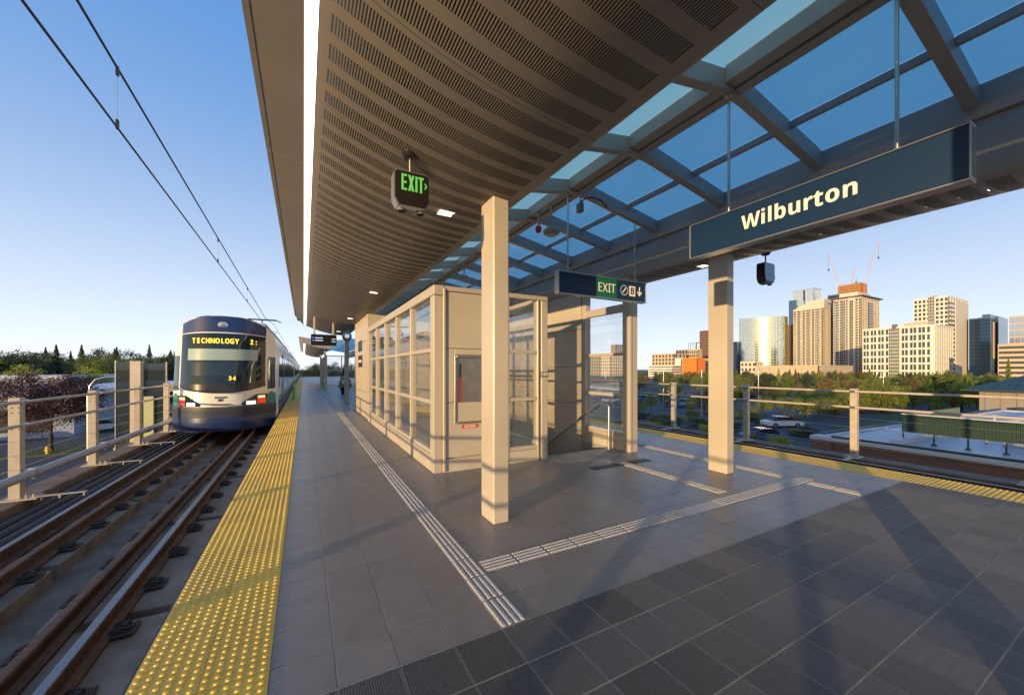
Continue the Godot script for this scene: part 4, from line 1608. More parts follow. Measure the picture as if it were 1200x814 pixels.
# ------------------------------------------------------------------ flat-roofed neighbour and hipped house
func roof_building() -> void:
	var t := thing("flat_roof_building", "low brick building with pale flat roof below the railing", "building", V(27.2, 0, -11.6), deg_to_rad(-2.5))
	var y := -2.5
	var L := 30.0
	var W := 34.0
	var m := MB.new()
	m.span(V(0.15, GROUND, 0.15), V(W, y, L))
	obj("wall", m, M.bricks, t)
	# brick courses that stand out on the wall facing the platform
	m = MB.new()
	for k in 14: m.span(V(0.10, y - 0.75 - k * 0.24, 0.2), V(0.16, y - 0.57 - k * 0.24, L))
	stuff(obj("brick_course", m, M.bricks, t))
	m = MB.new()
	m.bspan(V(-0.05, GROUND, -0.05), V(1.0, y + 0.1, 1.0), 0.02)
	obj("brick_pier", m, M.bricks, t)
	m = MB.new()
	m.span(V(0.3, y, 0.3), V(W - 0.1, y + 0.02, L))
	obj("roof_membrane", m, M.membrane, t)
	for q in [[0.0, 0.0, 0.55, L], [0.552, 0.0, W, 0.55], [W - 0.55, 0.55, W, L]]:
		m = MB.new()
		m.bspan(V(q[0] - 0.08, y - 0.10, q[1] - 0.08), V(q[2], y + 0.12, q[3]), 0.02)
		obj("parapet", m, M.coping, t)
	m = MB.new()
	m.bspan(V(0.0, y + 0.122, 1.0), V(0.22, y + 0.22, L), 0.01)
	m.bspan(V(1.0, y + 0.122, 0.0), V(W, y + 0.22, 0.2), 0.01)
	obj("parapet_cap", m, M.screen_green, t)
	m = MB.new()
	m.bspan(V(1.0, y + 0.02, 3.2), V(W, y + 0.30, 3.6), 0.02)
	obj("roof_kerb", m, M.coping, t)
	for q in [[6, 5.5], [11, 4.2], [15, 6.3], [19, 3.0], [8, 3.0]]:
		m = MB.new()
		m.lathe([[0.07, 0.0], [0.07, 0.55], [0.13, 0.56], [0.13, 0.62], [0.0, 0.68]], V(q[0], y + 0.02, q[1]), 10)
		obj("vent_pipe", m, M.coping, t)
	# screen of corrugated green panels on posts
	var s := thing("roof_screen", "dark green corrugated screen on posts standing on the pale roof", "screen", V(29.4, y + 0.02, -8.2), deg_to_rad(-2.5))
	var cor := func(w: float) -> ArrayMesh:
		var p := MB.new()
		var n := int(w / 0.12)
		for i in n:
			var a := i * 0.12
			var pts := [V(0, 0, a), V(0.045, 0, a + 0.02), V(0.045, 0, a + 0.06), V(0, 0, a + 0.08), V(0, 0, a + 0.12)]
			for j in 4: p.quad(pts[j] + V(0, 0.62, 0), pts[j] + V(0, 1.58, 0), pts[j + 1] + V(0, 1.58, 0), pts[j + 1] + V(0, 0.62, 0))
		p.span(V(0.05, 0.62, 0), V(0.07, 1.58, n * 0.12))
		return p.mesh()
	var panel: ArrayMesh = cor.call(1.2)
	for k in 9:
		var o := obj("screen_panel", panel, M.screen_green, s)
		o.position = V(0, 0, k * 1.2)
		m = MB.new()
		m.bspan(V(0.075, 0, k * 1.2 - 0.03), V(0.135, 1.6, k * 1.2 + 0.03), 0.005)
		m.lathe([[0.11, 0.0], [0.11, 0.09], [0.05, 0.12]], V(0.105, 0, k * 1.2), 10)
		obj("screen_post", m, M.screen_green, s)
	for k in 7:
		var o := obj("screen_panel", panel, M.screen_green, s)
		o.rotation.y = PI / 2
		o.position = V(0.14 + k * 1.2, 0, 0.0)
	m = MB.new()
	m.bspan(V(-0.03, 1.585, -0.05), V(0.10, 1.64, 10.8), 0.006)
	obj("top_rail", m, M.coping, s)
	m = MB.new()
	m.bspan(V(3.0, 0.0, 3.0), V(5.2, 1.15, 6.0), 0.03)
	m.bspan(V(3.4, 1.151, 3.3), V(4.8, 1.3, 5.6), 0.03)
	tag(obj("roof_unit", m, M.coping), "grey air handling unit behind the green roof screen", "roof unit")
	get_child(get_child_count() - 1).position = V(29.4, y + 0.02, -8.2)
	# hipped-roof house behind
	var h := thing("hipped_house", "grey house with dark green hipped metal roof beyond the flat roof", "house", V(73.0, GROUND, -13.5))
	m = MB.new()
	m.span(V(0, 0, 0), V(26, 4.9, 30))
	obj("wall", m, mat(0.24, 0.22, 0.20, 0.8), h)
	m = MB.new()
	for k in 24: m.span(V(-0.05, 1.6, 0.4 + k * 1.2), V(-0.001, 4.85, 0.48 + k * 1.2))
	stuff(obj("wall_batten", m, mat(0.19, 0.18, 0.17, 0.8), h))
	m = MB.new()
	var e := 1.2
	var a := V(-e, 5.2, -e)
	var b := V(26 + e, 5.2, -e)
	var c := V(26 + e, 5.2, 30 + e)
	var d := V(-e, 5.2, 30 + e)
	var r0 := V(13, 10.6, 11.8)
	var r1 := V(13, 10.6, 18.2)
	m.tri(a, b, r0); m.tri(c, d, r1)
	m.quad(a, r0, r1, d); m.quad(b, c, r1, r0)
	m.quad(a, d, c, b)
	for k in 20:
		var f := (k + 0.5) / 20.0
		var p := a.lerp(d, f)
		var q := r0.lerp(r1, clampf((f * 32.4 - 13.0) / 6.4, 0, 1))
		var lim := minf(1.0, minf(f, 1.0 - f) / 0.40)
		m.tube([p + V(0, 0.03, 0), p.lerp(V(r0.x, r0.y, p.z), lim) + V(0, 0.03, 0)], 0.045, 4)
	obj("roof", m, mat(0.022, 0.052, 0.055, 0.45), h)
	m = MB.new()
	m.bspan(V(-e - 0.1, 5.0, -e - 0.1), V(26 + e, 5.19, 30 + e), 0.02)
	obj("eave", m, mat(0.03, 0.045, 0.05, 0.5), h)
	m = MB.new()
	m.span(V(-1.8, 3.0, 3), V(0, 3.25, 12))
	obj("porch_roof", m, mat(0.022, 0.052, 0.055, 0.45), h)
	for k in 2:
		m = MB.new()
		m.span(V(-0.06, 0.5, 4 + k * 3.2), V(0.02, 2.7, 6.4 + k * 3.2))
		obj("window", m, M.dark, h)

# ------------------------------------------------------------------ skyline
# frame of piers and floor bands standing proud of a glass core; xa..xb, far z to near z, top
func tower(called: String, label: String, d: Array, wall: Material, gl: Material, floors: int, bx: int, bz: int, pier: float, band: float, kind := "building") -> Node3D:
	var x0: float = d[0]
	var x1: float = d[1]
	var z0: float = d[2]
	var z1: float = d[3]
	var y1: float = d[4]
	x1 = maxf(x1, x0 + (z1 - z0) * 0.6)
	var t := thing(called, label, kind, V(x0, GROUND, z1), 0.0, "towers and offices of the skyline")
	var w := x1 - x0
	var l := z1 - z0
	var h := y1 - GROUND
	var core := MB.new()
	core.span(V(0.6, 0, -0.6), V(w, h - 0.2, -l))
	obj("glazing", core, gl, t)
	var m := MB.new()
	var fh := h / floors
	if band > 0.0:
		for k in floors + 1:
			var ya := maxf(k * fh - band * fh * 0.5, 0.0)
			var yb := minf(k * fh + band * fh * 0.5, h)
			m.span(V(0.12, ya, 0), V(0.7, yb, -l))
			m.span(V(0.72, ya, -0.12), V(w, yb, -0.7))
	if pier > 0.0:
		for k in bx + 1:
			var c := l * k / bx
			var s := pier * l / bx * 0.5
			m.span(V(0, 0, -maxf(c - s, 0.0)), V(0.8, h, -minf(c + s, l)))
		for k in bz + 1:
			var c := w * k / bz
			var s := pier * w / bz * 0.5
			m.span(V(maxf(c - s, 0.0), 0, 0.02), V(minf(c + s, w), h, -0.8))
	if m.v.size(): stuff(obj("facade_frame", m, wall, t))
	var r := MB.new()
	r.span(V(-0.15, h, 0.15), V(w + 0.1, h + 0.035 * h * 0.3 + 0.5, -l - 0.1))
	obj("roof", r, wall, t)
	return t

func extra(t: Node3D, called: String, a: Vector3, b: Vector3, m: Material) -> void:
	var q := MB.new()
	q.span(a, b)
	obj(called, q, m, t)

func city() -> void:
	var cream := mat(0.58, 0.53, 0.44, 0.8)
	var white := mat(0.68, 0.645, 0.57, 0.8)
	var brown := mat(0.20, 0.095, 0.06, 0.8)
	var tan := mat(0.50, 0.40, 0.28, 0.85)
	var bluegl := mat(0.10, 0.16, 0.22, 0.12, 0.6)
	var wing := mat(0.07, 0.085, 0.09, 0.12, 0.3)
	var greygl := mat(0.085, 0.105, 0.085, 0.12, 0.35)
	var warmgl := mat(0.13, 0.125, 0.10, 0.14, 0.35)
	var palegl := mat(0.42, 0.52, 0.62, 0.15, 0.75)
	var darkgl := mat(0.018, 0.05, 0.11, 0.06, 0.5)
	var concrete := mat(0.34, 0.32, 0.29, 0.85)
	tower("office_block", "beige mid-rise with grid of windows at the edge of the skyline", [359.3, 372.0, -313.9, -282.2, 19.0], tan, wing, 6, 7, 3, 0.4, 0.35)
	tower("office_block", "low white block with horizontal window bands before the beige mid-rise", [281.0, 300.0, -249.5, -222.5, 4.9], white, wing, 5, 1, 1, 0.05, 0.62)
	var t := tower("orange_building", "bright orange clad building beside the low white block", [285.9, 296.0, -216.9, -202.7, 10.8], mat(0.72, 0.20, 0.025, 0.6), mat(0.6, 0.16, 0.02, 0.6), 7, 12, 5, 0.9, 0.0)
	tower("office_block", "small white cube between the white block and the orange building", [291.8, 296.0, -229.3, -222.2, 11.0], white, white, 2, 1, 1, 0.9, 0.9)
	tower("office_block", "dark roofed office behind the orange building", [398.2, 410.0, -311.6, -295.1, 24.8], concrete, darkgl, 7, 4, 3, 0.2, 0.3)
	tower("office_block", "pale gridded office beside the brick tower", [390.6, 398.0, -289.5, -276.5, 23.8], tan, wing, 7, 5, 3, 0.3, 0.3)
	tower("glass_tower", "pale far tower behind the orange building", [633.2, 652.0, -469.3, -451.6, 50.2], palegl, palegl, 14, 5, 4, 0.1, 0.1)
	tower("brick_tower", "reddish brown banded tower partly behind the beige column", [454.9, 472.0, -319.5, -298.3, 51.1], brown, wing, 18, 1, 1, 0.06, 0.6)
	tower("office_block", "small pale block at the foot of the brown tower", [317.6, 325.0, -223.0, -213.9, 10.7], tan, wing, 5, 5, 3, 0.3, 0.35)
	tower("office_block", "dark slab peeping out behind the beige column", [519.4, 526.0, -325.4, -308.6, 38.9], darkgl, darkgl, 8, 3, 3, 0.1, 0.1)
	curved_tower()
	tower("office_block", "plain reddish brown tower between the curved glass and the gold tower", [717.3, 732.0, -351.5, -337.2, 76.2], mat(0.27, 0.155, 0.10, 0.8), mat(0.2, 0.11, 0.08, 0.7), 20, 4, 3, 0.8, 0.2)
	t = tower("glass_tower", "tall pale blue glass tower behind the gold tower", [1058.3, 1096.0, -491.8, -447.1, 193.2], mat(0.42, 0.50, 0.60, 0.35, 0.3), mat(0.40, 0.50, 0.62, 0.35, 0.3), 40, 9, 6, 0.05, 0.08)
	extra(t, "dark_slot", V(-0.3, 60, -18), V(0.6, 199, -21.5), darkgl)
	extra(t, "side_wing", V(-40, 0, -18), V(-3, 172, -34), bluegl)
	# gold residential tower with balconies and a curved top
	t = tower("gold_tower", "cream residential tower with balconies and curved sloping top", [647.7, 672.0, -299.9, -261.3, 90.0], cream, warmgl, 27, 10, 6, 0.24, 0.16)
	balconies(t, 98.0, 27, [3, 8, 14, 20, 26, 32], 3.2, cream)
	for q in [[5.5, 8.0], [17.0, 20.0], [29.0, 32.0]]:
		extra(t, "glass_bay", V(-0.9, 4, -q[0]), V(0.5, 95, -q[1]), greygl)
		strip_lines(t, 4.0, 95.0, q[0], q[1], -1.0, 27, 2, cream)
	var m := MB.new()
	for k in 12:
		var a := -38.6 * (1.0 - k / 12.0)
		var hh := 96.0 + 12.5 * sin(PI * 0.5 * (k + 1) / 12.0)
		m.span(V(0.3, 95, a), V(22, hh, a + 3.22))
	obj("curved_top", m, cream, t)
	t = tower("dark_frame_tower", "dark unfinished tower edge beside the cream tower", [784.0, 806.0, -311.0, -297.0, 126.0], mat(0.07, 0.10, 0.14, 0.6), darkgl, 32, 1, 1, 0.05, 0.3)
	t = tower("cream_tower", "tall cream tower with overhanging flat roof and stepped crown", [643.0, 700.0, -248.5, -218.3, 96.0], cream, warmgl, 28, 9, 12, 0.26, 0.16)
	balconies(t, 100.0, 28, [2, 12, 22, 27], 3.0, cream)
	extra(t, "roof_slab", V(-4, 104, 3), V(60, 105.4, -33), mat(0.08, 0.085, 0.09, 0.6))
	extra(t, "crown", V(1, 101, -4), V(40, 111, -24), cream)
	extra(t, "bay", V(-1.6, 0, -6), V(0.4, 108, -14), cream)
	extra(t, "bay_glass", V(-1.9, 0, -8), V(0.3, 100, -12), greygl)
	strip_lines(t, 2.0, 100.0, 8.0, 12.0, -2.0, 28, 2, cream)
	for q in [[17.0, 20.5], [24.5, 27.5]]:
		extra(t, "glass_bay", V(-0.9, 4, -q[0]), V(0.5, 101, -q[1]), bluegl)
		strip_lines(t, 4.0, 101.0, q[0], q[1], -1.0, 28, 2, cream)
	extra(t, "end_glass", V(20, 4, 0.9), V(34, 98, 0.2), greygl)
	var el := MB.new()
	for k in 28: el.span(V(20, 5 + k * 3.4, 0.91), V(34, 6.1 + k * 3.4, 1.0))
	stuff(obj("end_band", el, cream, t))
	construction()
	# wide white office with a glass spine
	t = tower("white_office", "wide white office block with paired windows and glass centre strip", [480.2, 530.0, -162.3, -113.5, 40.1], white, wing, 7, 9, 8, 0.24, 0.26)
	m = MB.new()
	for k in 9:
		m.span(V(0.02, 0, -48.8 * (k + 0.5) / 9.0 - 0.25), V(0.75, 46, -48.8 * (k + 0.5) / 9.0 + 0.25))
	stuff(obj("mullion", m, white, t))
	extra(t, "glass_strip", V(-0.35, 1, -22.5), V(0.5, 46.0, -29.5), greygl)
	strip_lines(t, 1.0, 46.0, 22.5, 29.5, -0.42, 14, 5, white)
	extra(t, "strip_head", V(-0.5, 45.5, -24.5), V(3, 49.5, -27.5), mat(0.14, 0.13, 0.12, 0.5))
	extra(t, "corner_pier", V(-0.2, 0, 0.2), V(1.2, 47, -3.0), white)
	extra(t, "roof_plant", V(8, 46, -6), V(26, 50.5, -22), tan)
	t = tower("white_tower", "white office tower with glass centre strip behind the wide white office", [624.4, 696.0, -164.7, -137.3, 82.1], white, wing, 18, 8, 8, 0.34, 0.34)
	extra(t, "glass_strip", V(-0.5, 20, -10.5), V(0.6, 90, -15.5), greygl)
	strip_lines(t, 20.0, 90.0, 10.5, 15.5, -0.57, 20, 4, white)
	extra(t, "roof_block", V(6, 87, -11), V(14, 91.5, -15), mat(0.14, 0.13, 0.12, 0.5))
	extra(t, "end_wall", V(24, 0, 0.4), V(71, 86, -0.9), cream)
	m = MB.new()
	for k in 17:
		for j in 3: m.span(V(3 + j * 6.5, 3 + k * 4.85, 0.1), V(6.5 + j * 6.5, 5.2 + k * 4.85, 0.6))
	stuff(obj("end_window", m, wing, t))
	# dark mirrored block with stepped top
	t = tower("mirror_building", "dark blue mirrored office with stepped roof", [684.9, 740.0, -134.4, -118.0, 60.0], bluegl, darkgl, 16, 12, 12, 0.05, 0.06)
	extra(t, "upper_step", V(2, 66, -1), V(50, 71, -7), bluegl)
	extra(t, "stair_core", V(6, 20, 0.9), V(11, 62, 0.2), tan)
	extra(t, "right_block", V(22, 0, 1.5), V(66, 69.5, -14), bluegl)
	tower("office_block", "pale glazed office at the very edge of the picture", [671.7, 761.4, -103.5, -88.6, 58.1], tan, palegl, 9, 4, 8, 0.1, 0.2)
	tower("office_block", "tan office with dark window bands before the mirrored building", [439.2, 516.2, -72.6, -56.2, 19.1], tan, wing, 7, 1, 1, 0.04, 0.5)
	t = tower("podium_wall", "long low tan podium building below the gold tower", [356.3, 416.4, -195.6, -147.1, 4.6], tan, tan, 1, 6, 6, 0.97, 0.1)
	tower("podium_wall", "small beige podium below the curved glass tower", [396.0, 410.0, -231.8, -216.5, 9.3], cream, wing, 3, 4, 4, 0.4, 0.5)
	tower("office_block", "grey block seen through the stair window", [342.1, 352.0, -406.7, -382.8, 18.4], concrete, wing, 6, 5, 3, 0.3, 0.4)
	tower("office_block", "cream block seen through the stair window", [325.6, 348.1, -364.3, -346.2, 21.2], cream, wing, 7, 5, 6, 0.4, 0.4)
	tower("office_block", "taller pale block behind the cream one in the stair window", [431.8, 455.7, -459.1, -447.7, 40.6], concrete, wing, 12, 4, 6, 0.3, 0.3)

# thin frame lines standing on a vertical strip of glass
func strip_lines(t: Node3D, y0: float, y1: float, za: float, zb: float, x: float, rows: int, cols: int, m: Material) -> void:
	var q := MB.new()
	for k in rows + 1: q.span(V(x, lerpf(y0, y1, float(k) / rows) - 0.22, -za), V(x + 0.1, lerpf(y0, y1, float(k) / rows) + 0.22, -zb))
	for k in cols + 1: q.span(V(x - 0.02, y0, -lerpf(za, zb, float(k) / cols) - 0.12), V(x + 0.08, y1, -lerpf(za, zb, float(k) / cols) + 0.12))
	stuff(obj("strip_frame", q, m, t))

func balconies(t: Node3D, h: float, floors: int, at: Array, w: float, wall: Material) -> void:
	var m := MB.new()
	for z in at:
		for k in floors:
			m.span(V(-1.3, k * h / floors + 0.2, -z), V(0.3, k * h / floors + 1.25, -z - w))
	stuff(obj("balcony", m, wall, t))

func curved_tower() -> void:
	# convex glass front turning from facing -x to facing +z
	var t := thing("curved_glass_tower", "curved glass tower with a bright sun reflection", "tower", V(607.8, GROUND, -305.9), 0.0, "towers and offices of the skyline")
	var h := 88.0
	var gl := mat(0.58, 0.62, 0.55, 0.12, 0.9)
	var m := MB.new()
	var fr := MB.new()
	var n := 28
	var p := func(i: int) -> Array:
		# facing turns gently round the sun's direction
		var f := float(i) / n
		var a := lerpf(-0.12, 0.92, f)
		var nn := V(-cos(a), 0, sin(a))
		var x := 0.0
		var z := -52.5
		for j in i:
			var b := lerpf(-0.12, 0.92, (j + 0.5) / n)
			x += sin(b) * 2.15
			z += cos(b) * 2.15
		return [V(x, 0, z), nn]
	for i in n:
		var a: Array = p.call(i)
		var b: Array = p.call(i + 1)
		var up := V(0, h - 3.0 * sin(float(i) / n * 3.0) * 0.2, 0)
		m.squad(a[0], a[0] + up, b[0] + up, b[0], a[1], a[1], b[1], b[1])
		if i % 2 == 0: fr.tube([a[0] + a[1] * 0.05, a[0] + a[1] * 0.05 + up], 0.16, 4)
		if i < n:
			for k in 22: fr.quad(a[0] + a[1] * 0.12 + V(0, k * 4.0, 0), a[0] + a[1] * 0.12 + V(0, k * 4.0 + 0.9, 0), b[0] + b[1] * 0.12 + V(0, k * 4.0 + 0.9, 0), b[0] + b[1] * 0.12 + V(0, k * 4.0, 0))
	obj("glass_front", m, gl, t)
	stuff(obj("mullion", fr, mat(0.38, 0.42, 0.38, 0.3, 0.5), t))
	var e: Vector3 = p.call(n)[0]
	var c := MB.new()
	c.span(V(e.x + 0.3, 0, e.z - 0.3), V(e.x + 14, h, -52))
	obj("rear_block", c, mat(0.20, 0.19, 0.07, 0.3, 0.3), t)
	c = MB.new()
	for k in 22: c.span(V(e.x + 0.3, k * 4.0 + 2.0, e.z - 0.31), V(e.x + 14.1, k * 4.0 + 3.0, e.z + 0.1))
	stuff(obj("floor_band", c, mat(0.36, 0.33, 0.18, 0.6), t))

func construction() -> void:
	var t := thing("construction_core", "orange concrete core under construction above the cream tower", "construction", V(833.0, GROUND, -285.0), 0.0, "towers and offices of the skyline")
	var orange := mat(0.40, 0.17, 0.045, 0.75)
	var grey := mat(0.30, 0.28, 0.25, 0.8)
	var m := MB.new()
	m.span(V(0, 0, 0), V(26, 134, -30))
	obj("core_shaft", m, grey, t)
	m = MB.new()
	for k in 5:
		m.span(V(-1, 134 + k * 4.6, 1), V(27, 135.2 + k * 4.6, -31))
		for j in 7: m.span(V(-1 + rng.randf_range(0, 0.4), 135.2 + k * 4.6, -j * 4.6), V(0.2, 138.6 + k * 4.6, -j * 4.6 - rng.randf_range(1.0, 2.8)))
		for j in 6: m.span(V(j * 4.6, 135.2 + k * 4.6, 0.2), V(j * 4.6 + rng.randf_range(1.0, 2.6), 138.6 + k * 4.6, 1.0))
	obj("formwork", m, orange, t)
	m = MB.new()
	m.span(V(2, 134, -2), V(24, 156, -28))
	obj("inner_walls", m, grey, t)
	m = MB.new()
	m.tri(V(8, 157, -8), V(11, 157, -8), V(10, 169, -8))
	m.span(V(8, 156, -10), V(11, 160, -7))
	obj("green_hoist", m, mat(0.03, 0.22, 0.12, 0.6), t)
	var spots := [[V(838, 142, -312), V(815, 206, -322), "pale red tower crane leaning outwards on the nearer side of the orange core"], [V(846, 142, -284), V(868, 222, -272), "pale red tower crane leaning away from the first above the core"], [V(842, 150, -300), V(846, 178, -296), "short crane mast between the two raised cranes"]]
	for s in spots:
		var c := thing("tower_crane", s[2], "crane", Vector3.ZERO, 0.0, "cranes above the core")
		var j := MB.new()
		var a: Vector3 = s[0]
		var b: Vector3 = s[1]
		var off := V(0.9, 0, 1.2)
		for o in [off, -off, V(-0.9, 1.2, 1.2)]: j.tube([a + o, b + o * 0.5], 0.15, 4)
		for k in 14:
			var f := k / 14.0
			var g := (k + 1) / 14.0
			j.tube([a.lerp(b, f) + off, a.lerp(b, g) - off], 0.16, 4)
			j.tube([a.lerp(b, f) - off, a.lerp(b, g) + V(-0.9, 1.2, 1.2)], 0.16, 4)
		obj("jib", j, mat(0.60, 0.42, 0.38, 0.6), c)
		j = MB.new()
		j.span(a + V(-1.6, -8, -1.6), a + V(1.6, 1, 1.6))
		obj("cab", j, mat(0.55, 0.2, 0.12, 0.6), c)
		if a.distance_to(b) > 40:
			j = MB.new()
			j.tube([b, b - V(0, 26, 0)], 0.12, 4)
			j.box(b - V(0, 28, 0), V(1.6, 3.5, 1.6))
			obj("hook_block", j, M.dark, c)

# ------------------------------------------------------------------ streets on the train's side
func left_district() -> void:
	var white := mat(0.60, 0.62, 0.64, 0.7)
	var wall := mat(0.30, 0.36, 0.44, 0.8)
	for q in [[V(-95, 0, -62), V(72, 5.2, 26), "long low warehouse with white flat roof beyond the purple tree"], [V(-34, 0, -100), V(26, 4.9, 22), "low white roofed shed behind the street lamp"], [V(-120, 0, -130), V(70, 6.2, 30), "far pale roofed shed at the foot of the wooded hill"]]:
		var a: Vector3 = q[0]
		var s: Vector3 = q[1]
		var t := thing("warehouse", q[2], "warehouse", V(a.x, GROUND, a.z), 0.0, "low sheds across the street")
		var m := MB.new()
		m.span(V(0, 0, 0), V(s.x, s.y - 0.7, -s.z))
		obj("wall", m, wall, t)
		m = MB.new()
		m.bspan(V(-0.6, s.y - 0.7, 0.6), V(s.x + 0.6, s.y, -s.z - 0.6), 0.06)
		obj("roof", m, white, t)
		for k in int(s.x / 8.0):
			m = MB.new()
			m.span(V(2 + k * 8, 0.8, -0.05), V(6.2 + k * 8, 3.2, 0.06))
			var w := obj("window", m, M.dark, t)
			m = MB.new()
			m.span(V(4.0 + k * 8, 0.8, 0.061), V(4.15 + k * 8, 3.2, 0.10))
			obj("frame", m, white, w)
	# glazed screen tower between railing and street
	var g := thing("glass_screen_tower", "narrow beige pillar with mirrored glass panels behind the railing posts", "tower", V(-6.55, GROUND, -23.0), deg_to_rad(-8.0))
	var m := MB.new()
	m.bspan(V(-0.19, 0, -0.16), V(0.19, 7.98, 0.16), 0.01)
	obj("column", m, M.panel, g)
	for s in [[-0.72, -0.22, 7.95], [0.22, 1.02, 7.9]]:
		m = MB.new()
		m.span(V(s[0], 4.6, -0.02), V(s[1], s[2], 0.02))
		obj("glass_panel", m, glass(0.05, 0.07, 0.08, 0.55, 0.45, 0.02), g)
		m = MB.new()
		m.bspan(V(s[0] - 0.04, 0, -0.04), V(s[0], s[2] + 0.05, 0.04), 0.006)
		obj("frame_post", m, M.alu, g)
		m = MB.new()
		m.bspan(V(s[1], 0, -0.04), V(s[1] + 0.04, s[2] + 0.05, 0.04), 0.006)
		obj("frame_post", m, M.alu, g)
		m = MB.new()
		m.span(V(s[0], 0.0, -0.02), V(s[1], 4.55, 0.02))
		obj("lower_panel", m, glass(0.10, 0.12, 0.10, 0.4, 0.3, 0.05), g)
	m = MB.new()
	m.bspan(V(0.23, 4.0, 0.03), V(0.62, 6.4, 0.10), 0.01)
	obj("notice_panel", m, mat(0.40, 0.42, 0.22, 0.7), g)
	# street lamp with curved arm
	var l := thing("street_lamp", "grey street lamp with curved arm seen between the railing posts", "street lamp", V(-12.3, GROUND, -34.9))
	m = MB.new()
	m.tube([V(0, 0, 0), V(0, 5.9, 0), V(0.08, 6.5, 0.0), V(0.35, 6.95, 0), V(0.8, 7.1, 0), V(1.5, 7.12, 0)], 0.075, 10)
	obj("pole", m, M.alu, l)
	m = MB.new()
	m.bbox(V(1.75, 7.1, 0), V(0.62, 0.10, 0.26), 0.03)
	obj("lamp_head", m, M.grey_plastic, l)
	# verge islands
	for q in [[-23.0, -54.0, 6.0, 5.0], [-38.0, -55.0, 9.0, 4.0]]:
		m = MB.new()
		m.bspan(V(q[0], GROUND - 0.2, q[1]), V(q[0] + q[2], GROUND + 0.14, q[1] + q[3]), 0.04)
		setting(obj("planted_island", m, M.grass))
	for q in [[-14.5, -46.0, "yellow fire hydrant on the planted street edge"], [-20.0, -49.5, "yellow marker post by the purple tree"]]:
		var b := thing("hydrant", q[2], "hydrant", V(q[0], GROUND, q[1]))
		m = MB.new()
		m.lathe([[0.18, 0.0], [0.18, 0.08], [0.13, 0.1], [0.13, 0.55], [0.17, 0.6], [0.12, 0.75], [0.0, 0.8]], Vector3.ZERO, 12)
		obj("barrel", m, mat(0.6, 0.42, 0.03, 0.5), b)
		m = MB.new()
		m.cyl(V(-0.24, 0.45, 0), V(0.24, 0.45, 0), 0.06, 8)
		obj("outlet", m, mat(0.6, 0.42, 0.03, 0.5), b)

# ------------------------------------------------------------------ trees
func bearing(deg: float, d: float) -> Vector3:
	# d metres out from the platform mark, along a compass bearing measured from the track direction
	return V(d * sin(deg_to_rad(deg)), GROUND, -d * cos(deg_to_rad(deg)))

# crown of leaf-sized faces in clumps; a tree of unit height
func crown(kind: String, sd: int) -> ArrayMesh:
	rng.seed = sd
	var m := MB.new()
	if kind == "conifer":
		for i in 900:
			var h := pow(rng.randf(), 0.8)
			var a := rng.randf() * TAU
			var lay := 0.75 + 0.25 * absf(sin(h * 34.0))
			var r := 0.19 * (1.02 - h) * lay * sqrt(rng.randf_range(0.15, 1.0)) * (1.0 + 0.2 * sin(a * 5.0 + sd))
			leaf(m, V(r * cos(a), 0.10 + h * 0.9 - r * 0.25, r * sin(a)), lerpf(0.055, 0.03, h))
		return m.mesh()
	var clumps := []
	var count := 60 if kind == "broad" else 34
	for i in count:
		var d := V(rng.randf_range(-1, 1), rng.randf_range(-1, 1), rng.randf_range(-1, 1))
		if d.length() > 1.0: d = d.normalized() * rng.randf_range(0.6, 1.0)
		if kind == "column": clumps.append([V(d.x * 0.09, 0.54 + d.y * 0.38, d.z * 0.09), rng.randf_range(0.05, 0.09)])
		elif kind == "broad": clumps.append([V(d.x * 0.46, 0.60 + d.y * 0.32, d.z * 0.46), rng.randf_range(0.11, 0.18)])
		elif kind == "shrub": clumps.append([V(d.x * 0.7, 0.42 + d.y * 0.38, d.z * 0.7), rng.randf_range(0.14, 0.26)])
		else: clumps.append([V(d.x * 0.32, 0.55 + d.y * 0.37, d.z * 0.32), rng.randf_range(0.08, 0.14)])
	for c in clumps:
		for i in (380 if kind == "broad" else 72):
			var d := V(rng.randfn(), rng.randfn(), rng.randfn()) * (0.44 if kind == "broad" else 0.5)
			leaf(m, c[0] + d * c[1], rng.randf_range(0.026, 0.046) * (1.7 if kind == "shrub" else (0.44 if kind == "broad" else 0.95)))
	return m.mesh()

func trunk(kind: String) -> ArrayMesh:
	var m := MB.new()
	var h := 0.9 if kind == "conifer" or kind == "column" else 0.55
	var r := 0.022
	for i in 5:
		var a := h * i / 5.0
		var b := h * (i + 1) / 5.0
		var ra := r * (1.0 - 0.8 * i / 5.0)
		m.tube([V(0.004 * sin(i * 2.0), a, 0), V(0.004 * sin(i * 2.0 + 2.0), b, 0)], ra, 7, i == 4)
	if kind != "conifer" and kind != "column":
		for i in 5:
			var a := TAU * i / 5.0
			m.tube([V(0, 0.30 + i * 0.03, 0), V(cos(a) * 0.10, 0.46 + i * 0.02, sin(a) * 0.10), V(cos(a) * 0.2, 0.62, sin(a) * 0.2)], 0.008, 5)
	return m.mesh()

var protos := {}
func tree(called: String, label: String, kind: String, variant: int, at: Vector3, h: float, w: float, leafmat: Material, group: String) -> void:
	var key := "%s%d" % [kind, variant]
	if not protos.has(key):
		protos[key] = [crown(kind, 900 + variant * 13 + kind.length() * 101), trunk(kind)]
		rng.seed = 5000 + variant
	var t := thing(called, label, "shrub" if kind == "shrub" else "tree", at, 0.0, group)
	var c := obj("crown", protos[key][0], leafmat, t)
	var b := obj("trunk", protos[key][1], M.bark, t)
	var spin := fmod(at.x * 7.13 + at.z * 3.7, TAU)
	c.scale = V(w, h, w)
	b.scale = V(h, h, h)
	c.rotation.y = spin
	b.rotation.y = spin

